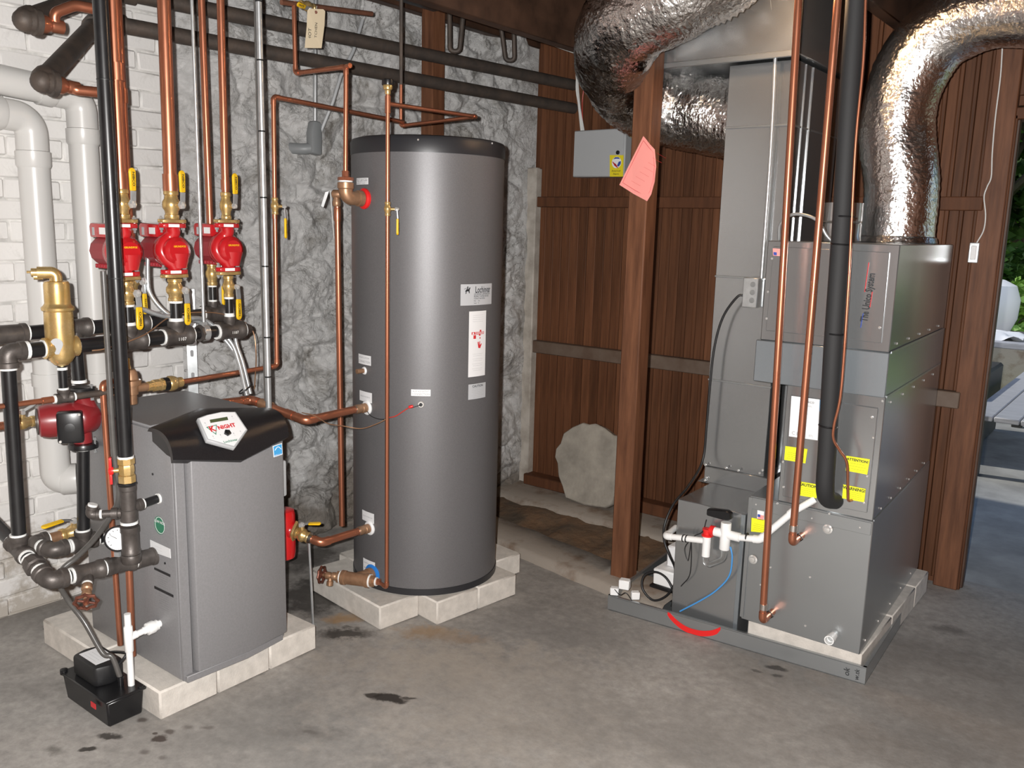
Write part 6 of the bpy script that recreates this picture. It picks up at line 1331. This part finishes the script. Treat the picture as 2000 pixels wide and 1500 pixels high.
# ---- timber post with pink notice
m = MB(); m.box((-1.905,3.255,.0), (-1.815,3.345,2.72)); po = tag(m.build('timber_post', 'post_wood', bevel=.005), 'square brown timber post standing before the panelling', 'post')
pk = [(-1.835, 3.235, 1.982), (-1.82, 3.232, 1.969), (-1.798, 3.228, 1.947), (-1.774, 3.226, 1.926), (-1.757, 3.215, 1.858), (-1.755, 3.205, 1.796), (-1.765, 3.2, 1.746), (-1.782, 3.2, 1.719), (-1.849, 3.205, 1.748), (-1.923, 3.21, 1.786), (-1.877, 3.225, 1.892)]
m = MB(); m.prism([Vector(p) for p in pk], (0,-.0015,0)); pp = tag(m.build('pink_notice', 'pink_paper', smooth=False), 'pink paper notice pinned slantwise to the timber post', 'notice')
pcn = sum([Vector(p) for p in pk], Vector())/len(pk); pts = [pcn+(Vector(p)-pcn)*.86+Vector((0,-.002,0)) for p in pk]
MB().tube(pts+[pts[0]], .0008, 4, caps=False).build('printed_border', 'ink_red', pp)
dv_ = (Vector((-1.782, 3.2, 1.719))-Vector((-1.923, 3.21, 1.786))).normalized(); uv_ = (Vector((-1.835, 3.235, 1.982))-Vector((-1.919, 3.21, 1.798))).normalized()
for k in range(7): flat_text(pp, '\u2014'*5, .010, Vector((-1.839, 3.203, 1.791))+uv_*.024*k+dv_*.008*k+Vector((0,-.003,0)), dv_, uv_, 'ink_red', 'printed_text', lift=0)
# ---- leaning stone slab
slp = [Vector(p) for p in ((-2.829, 4.204, 0.3922), (-2.771, 4.213, 0.438), (-2.704, 4.22, 0.4756), (-2.659, 4.217, 0.471), (-2.614, 4.218, 0.4842), (-2.55, 4.211, 0.4683), (-2.48, 4.201, 0.4392), (-2.431, 4.199, 0.4418), (-2.405, 4.174, 0.3549), (-2.383, 4.142, 0.2424), (-2.397, 4.13, 0.1971), (-2.401, 4.115, 0.1391), (-2.412, 4.095, 0.0658), (-2.449, 4.09, 0.0377), (-2.54, 4.093, 0.0288), (-2.594, 4.095, 0.0225), (-2.67, 4.101, 0.0293), (-2.731, 4.105, 0.0308), (-2.768, 4.123, 0.0914), (-2.81, 4.138, 0.1428), (-2.834, 4.158, 0.2132), (-2.861, 4.167, 0.2446), (-2.864, 4.18, 0.2954), (-2.838, 4.188, 0.3304))]
sn_ = Vector((0,.95,-.28))
m = MB(); m.prism(slp, sn_*.055); tag(m.build('stone_slab', 'slab_stone', bevel=.006), 'rough flat gray stone slab leaning against the panelling', 'stone')
# ---- alarm box on the panelling
t = thing('alarm_box', 'light gray wall box with a yellow alarm sticker', 'electrical box', (-2.638, 4.18, 1.888))
f0, f1, f2, f3 = [Vector(p) for p in ((-2.812, 4.18, 1.887), (-2.478, 4.18, 1.885), (-2.486, 4.18, 2.14), (-2.816, 4.18, 2.136))]
m = MB(); m.box((f0.x,4.18,f0.z), (f1.x,4.292,f2.z)); m.build('body', 'box_gray', t, bevel=.003)
m = MB(); m.box((f0.x+.004,4.174,f0.z+.004), (f1.x-.012,4.181,f2.z-.004)); bd_o = m.build('door', 'box_gray', t, bevel=.0015)
MB().lathe([(.011,0),(.011,.004),(.006,.005)], (-2.52, 4.174, 2.013), ND, 16).build('lock', 'plastic_black', bd_o)
q = [Vector(p) for p in ((-2.57, 4.173, 2.001), (-2.483, 4.173, 1.998), (-2.48, 4.173, 1.885), (-2.564, 4.173, 1.886))]; st_ = MB().prism(q, (0,-.001,0)).build('alarm_sticker', 'gold_sticker', t, smooth=False); sc_ = sum(q, Vector())/4+Vector((0,-.0015,0))
MB().lathe([(.030,0),(.030,.0006)], sc_+ZD*.018, ND, 24).build('emblem', 'white', st_, smooth=False)
em = MB()
for k in range(4): em.hexa([sc_+ZD*.018+Vector((-.026+.006*k,-.0012-h,-.004-.0060*k)) if False else sc_+Vector((x_+.0065*k,-.0012-h,.018+z_-.004*k)) for h in (0,.0005) for x_, z_ in ((-.027,.004),(-.024,.006),(-.006,-.018),(-.009,-.020))])
em.build('emblem_stripes', 'ink_red', st_, smooth=False)
em = MB(); em.prism([sc_+Vector((.004,-.0012,.0)), sc_+Vector((.016,-.0012,-.004)), sc_+Vector((.027,-.0012,.010)), sc_+Vector((.028,-.0012,.024)), sc_+Vector((.014,-.0012,.022))], (0,-.0005,0)); em.prism([sc_+Vector((-.022,-.0012,.036)), sc_+Vector((-.008,-.0012,.046)), sc_+Vector((.012,-.0012,.045)), sc_+Vector((.022,-.0012,.036)), sc_+Vector((.0,-.0012,.038))], (0,-.0005,0)); em.build('emblem_shield', 'ink_blue', st_, smooth=False)
flat_text(st_, 'American', .015, sc_-ZD*.026, XD, ZD, 'ink'); flat_text(st_, 'Alarm', .015, sc_-ZD*.043, XD, ZD, 'ink')
t = thing('cable_bundle', 'white cables dropping into the gray alarm box', 'cable', (-2.788, 4.22, 2.153))
for k, (a_, b_) in enumerate((((1127,120),(1135,254)), ((1131,130),(1138,253)), ((1124,160),(1133,254)))):
    pass
MB().tube(smooth_path([(-2.857, 4.24, 2.53), (-2.837, 4.23, 2.384), (-2.817, 4.23, 2.258), (-2.791, 4.22, 2.142)], 6), .008, 8).build('cable', 'wire_white', t); MB().tube(smooth_path([(-2.839, 4.24, 2.509), (-2.837, 4.22, 2.383), (-2.814, 4.23, 2.258), (-2.777, 4.22, 2.141)], 6), .006, 8).build('cable', 'wire_white', t)
MB().tube(smooth_path([(-2.821, 4.25, 2.495), (-2.802, 4.24, 2.383), (-2.808, 4.24, 2.287), (-2.788, 4.23, 2.148)], 6), .0025, 6).build('red_wire', 'wire_red', t)
# ---- outlet and wire on the right of the panelling
t = thing('wall_outlet', 'small white outlet box on the panelling by the door', 'outlet', (-0.7438, 4.26, 1.499))
m = MB(); o0 = Vector((-0.7642, 4.25, 1.498)); o1 = Vector((-0.7234, 4.25, 1.586)); m.box((o0.x,4.25,o0.z), (o1.x,4.292,o1.z)); m.build('body', 'zinc', t, bevel=.003)
m = MB(); m.box((o0.x+.010,4.246,o0.z+.014), (o1.x-.010,4.251,o1.z-.014)); m.build('face', 'white', t, bevel=.002)
tag(MB().tube(smooth_path([(-0.7283, 4.25, 2.4), (-0.7217, 4.25, 2.273), (-0.7223, 4.25, 2.108), (-0.7176, 4.25, 1.961), (-0.7108, 4.25, 1.865), (-0.7201, 4.24, 1.822), (-0.7271, 4.24, 1.779), (-0.7146, 4.25, 1.704), (-0.7153, 4.25, 1.639), (-0.7354, 4.25, 1.586)], 6), .0028, 6).build('wall_wire', 'wire_white'), 'white wire wandering down the panelling to the outlet box', 'wire')
# ---- bare bulb above the frame
t = thing('ceiling_bulb', 'bare glowing bulb hanging between the ducts just above view', 'lamp', (BULB[0],BULB[1],BULB[2]-.03))
MB().ball(BULB, .027, 18, 12).build('bulb', 'bulb_glass', t)
MB().lathe([(.014,.026),(.018,.045),(.022,.05),(.022,.09),(.03,.095),(.03,.11)], BULB, ZD, 16).build('socket', 'porcelain', t); MB().cyl(Vector(BULB)+ZD*.10, (BULB[0],BULB[1],2.72), .004, 8).build('cord', 'ink', t)

# ================================================================ OUTSIDE THE DOOR
m = MB(); m.box((-6,4.42,-.12), (5,9.5,-.012)); struct(m.build('floor_patio', 'patio', smooth=False))
m = MB(); m.box((-14,9.5,-.16), (10,34,-.03)); struct(m.build('floor_lawn', 'grass', smooth=False))
m = MB(); m.box((-6,4.42,2.55), (5,5.5,2.65)); struct(m.build('ceiling_porch', 'dark_joist', smooth=False))
# picnic bench of gray planks
t = thing('garden_bench', 'gray plank garden bench on the patio outside', 'bench', (-.95,7.4,0))
for k in range(3):
    m = MB(); x0 = -1.03+.155*k; m.box((x0,6.35,.42), (x0+.148,8.9,.455)); m.build('seat_plank', 'plank_gray', t, bevel=.006)
for y_ in (6.6,8.6):
    for x_ in (-1.0,-.62): m = MB(); m.box((x_-.04,y_-.04,-.012), (x_+.04,y_+.04,.42)); m.build('leg', 'dark_plank', t, bevel=.005)
m = MB(); m.box((-1.62,6.9,-.012), (-1.12,8.3,.58)); tag(m.build('dark_crate', 'dark_plank', bevel=.02), 'low dark crate behind the bench outside', 'crate')
t = thing('garden_table', 'dark garden table with pale cloth outside the door', 'table', (-1.25,9.4,0))
m = MB(); m.box((-2.0,9.0,.62), (-.7,9.6,.68)); m.build('table_top', 'plank_gray', t, bevel=.008)
for x_ in (-1.9,-.8): m = MB(); m.box((x_-.04,9.1,-.012), (x_+.04,9.5,.62)); m.build('leg', 'dark_plank', t)
m = MB(); m.grid(lambda u, v: (-1.65+.55*u, 9.1+.4*v, .70+.07*noise.noise(Vector((u*4,v*4,2)))+.05*math.sin(PI*u)*math.sin(PI*v)), 14, 10); tag(m.build('cloth', 'cover_white', angle=180), 'crumpled white cloth on the garden table', 'cloth')
m = MB(); m.lathe([(.20,0),(.26,.15),(.27,.35),(.22,.50),(.10,.56),(.01,.57)], (-1.62,10.6,.62), ZD, 18); tag(m.build('white_boulder', 'cover_white'), 'rounded white stone standing beyond the garden table', 'stone')
m = MB(); m.box((-2.6,10.3,-.03), (-.6,10.9,.62)); tag(m.build('low_wall', 'curb_concrete', bevel=.02), 'low stone wall at the edge of the lawn', 'wall')
# leafy trees and shrubs: crown of small leaf quads round branching boughs
def leaf_ball(m, c, r, n, s, rnd):
    for _ in range(n):
        d_ = Vector((rnd.gauss(0,1), rnd.gauss(0,1), rnd.gauss(0,1))).normalized(); p = c+d_*r*rnd.uniform(.45,1.0)
        u, w = perp(Vector((rnd.gauss(0,1), rnd.gauss(0,1), rnd.gauss(0,1)))); k = s*rnd.uniform(.7,1.3); b = len(m.v)
        m.v += [p-u*k, p+w*k*.6, p+u*k, p-w*k*.6]; m.f.append((b,b+1,b+2,b+3))
def tree(label, base, h, rad, blobs, mt, seed, s=.12, n=420):
    rnd = random.Random(seed); t = thing('garden_tree' if h > 2.2 else 'garden_shrub', label, 'tree' if h > 2.2 else 'shrub', base, 'greenery outside the door'); b = Vector(base)
    tr = MB(); top_ = b+ZD*h*.75; tr.tube(smooth_path([b, b+Vector((.05,.03,h*.4)), top_], 5), [.03*h*.9-.0018*h*i for i in range(11)], 10)
    m = MB()
    for i in range(blobs):
        c = b+Vector((rnd.uniform(-rad,rad), rnd.uniform(-rad,rad), h*rnd.uniform(.35 if h > 2.2 else .2,1.0))); 
        tr.tube([b+ZD*h*.3, (b+ZD*h*.45).lerp(c,.5), c], [.012*h,.008*h,.003*h], 6)
        leaf_ball(m, c, rad*rnd.uniform(.38,.6), n, s, rnd)
    tr.build('trunk', 'bark', t); m.build('foliage', mt, t, smooth=False, fix=False)
tree('broad leafy tree nearest the door outside', (-2.35,13.5,-.03), 6.2, 1.5, 18, 'leaf', 1)
tree('second leafy tree farther off at the left', (-4.1,18,-.03), 7.0, 2.2, 18, 'leaf', 2, .16)
tree('pale green tree right of the others outside', (-2.2,17,-.03), 5.0, 1.4, 14, 'leaf_light', 3, .13)
tree('tall dark tree added at the right of the garden to block sky', (1.2,15,-.03), 7.5, 2.2, 20, 'leaf', 11, .18)  # this and the next tall trees are added to cut sky light at the door
tree('tall tree added behind the pale green one to block sky', (-.6,20,-.03), 8.0, 2.6, 20, 'leaf', 12, .2)
tree('bushy tree added beyond the right of the patio to block sky', (3.6,13,-.03), 6.5, 2.2, 18, 'leaf', 13, .18)
tree('far tall tree added left of the white house to block sky', (-7.2,21,-.03), 8.5, 2.6, 20, 'leaf', 14, .2)
tree('rounded green shrub before the white house', (-2.55,14.5,-.03), 1.7, .8, 10, 'leaf', 4, .08)
tree('light green shrub beside the low wall', (-1.75,12.2,-.03), 1.05, .5, 10, 'leaf_light', 5, .06)
# white house across the lawn
t = thing('white_house', 'white clapboard house glimpsed across the garden', 'building', (-4.2,26,-.03))
m = MB(); m.box((-9,26,-.03), (-1.0,29,5.4)); m.build('wall', 'house_white', t)
for k in range(20):
    m = MB(); m.box((-9,25.985,.25*k+.02), (-1.0,26.0,.25*k+.24)); m.build('siding', 'house_white', t)
for xw in (-6.6,-3.75):
    m = MB(); m.box((xw-.65,25.93,1.0), (xw+.65,25.99,2.7)); f = m.build('window', 'house_white', t)
    for i in range(2):
        for j in range(2):
            m = MB(); m.box((xw-.52+.54*i,25.92,1.12+.78*j), (xw-.02+.54*i,25.932,1.84+.78*j)); m.build('pane', 'window_dark', f)
m = MB(); m.prism([(-9.4,25.6,5.4),(-.6,25.6,5.4),(-.6,27.5,7.0),(-9.4,27.5,7.0)], (0,.05,.12)); m.build('roof', 'dark_plank', t)
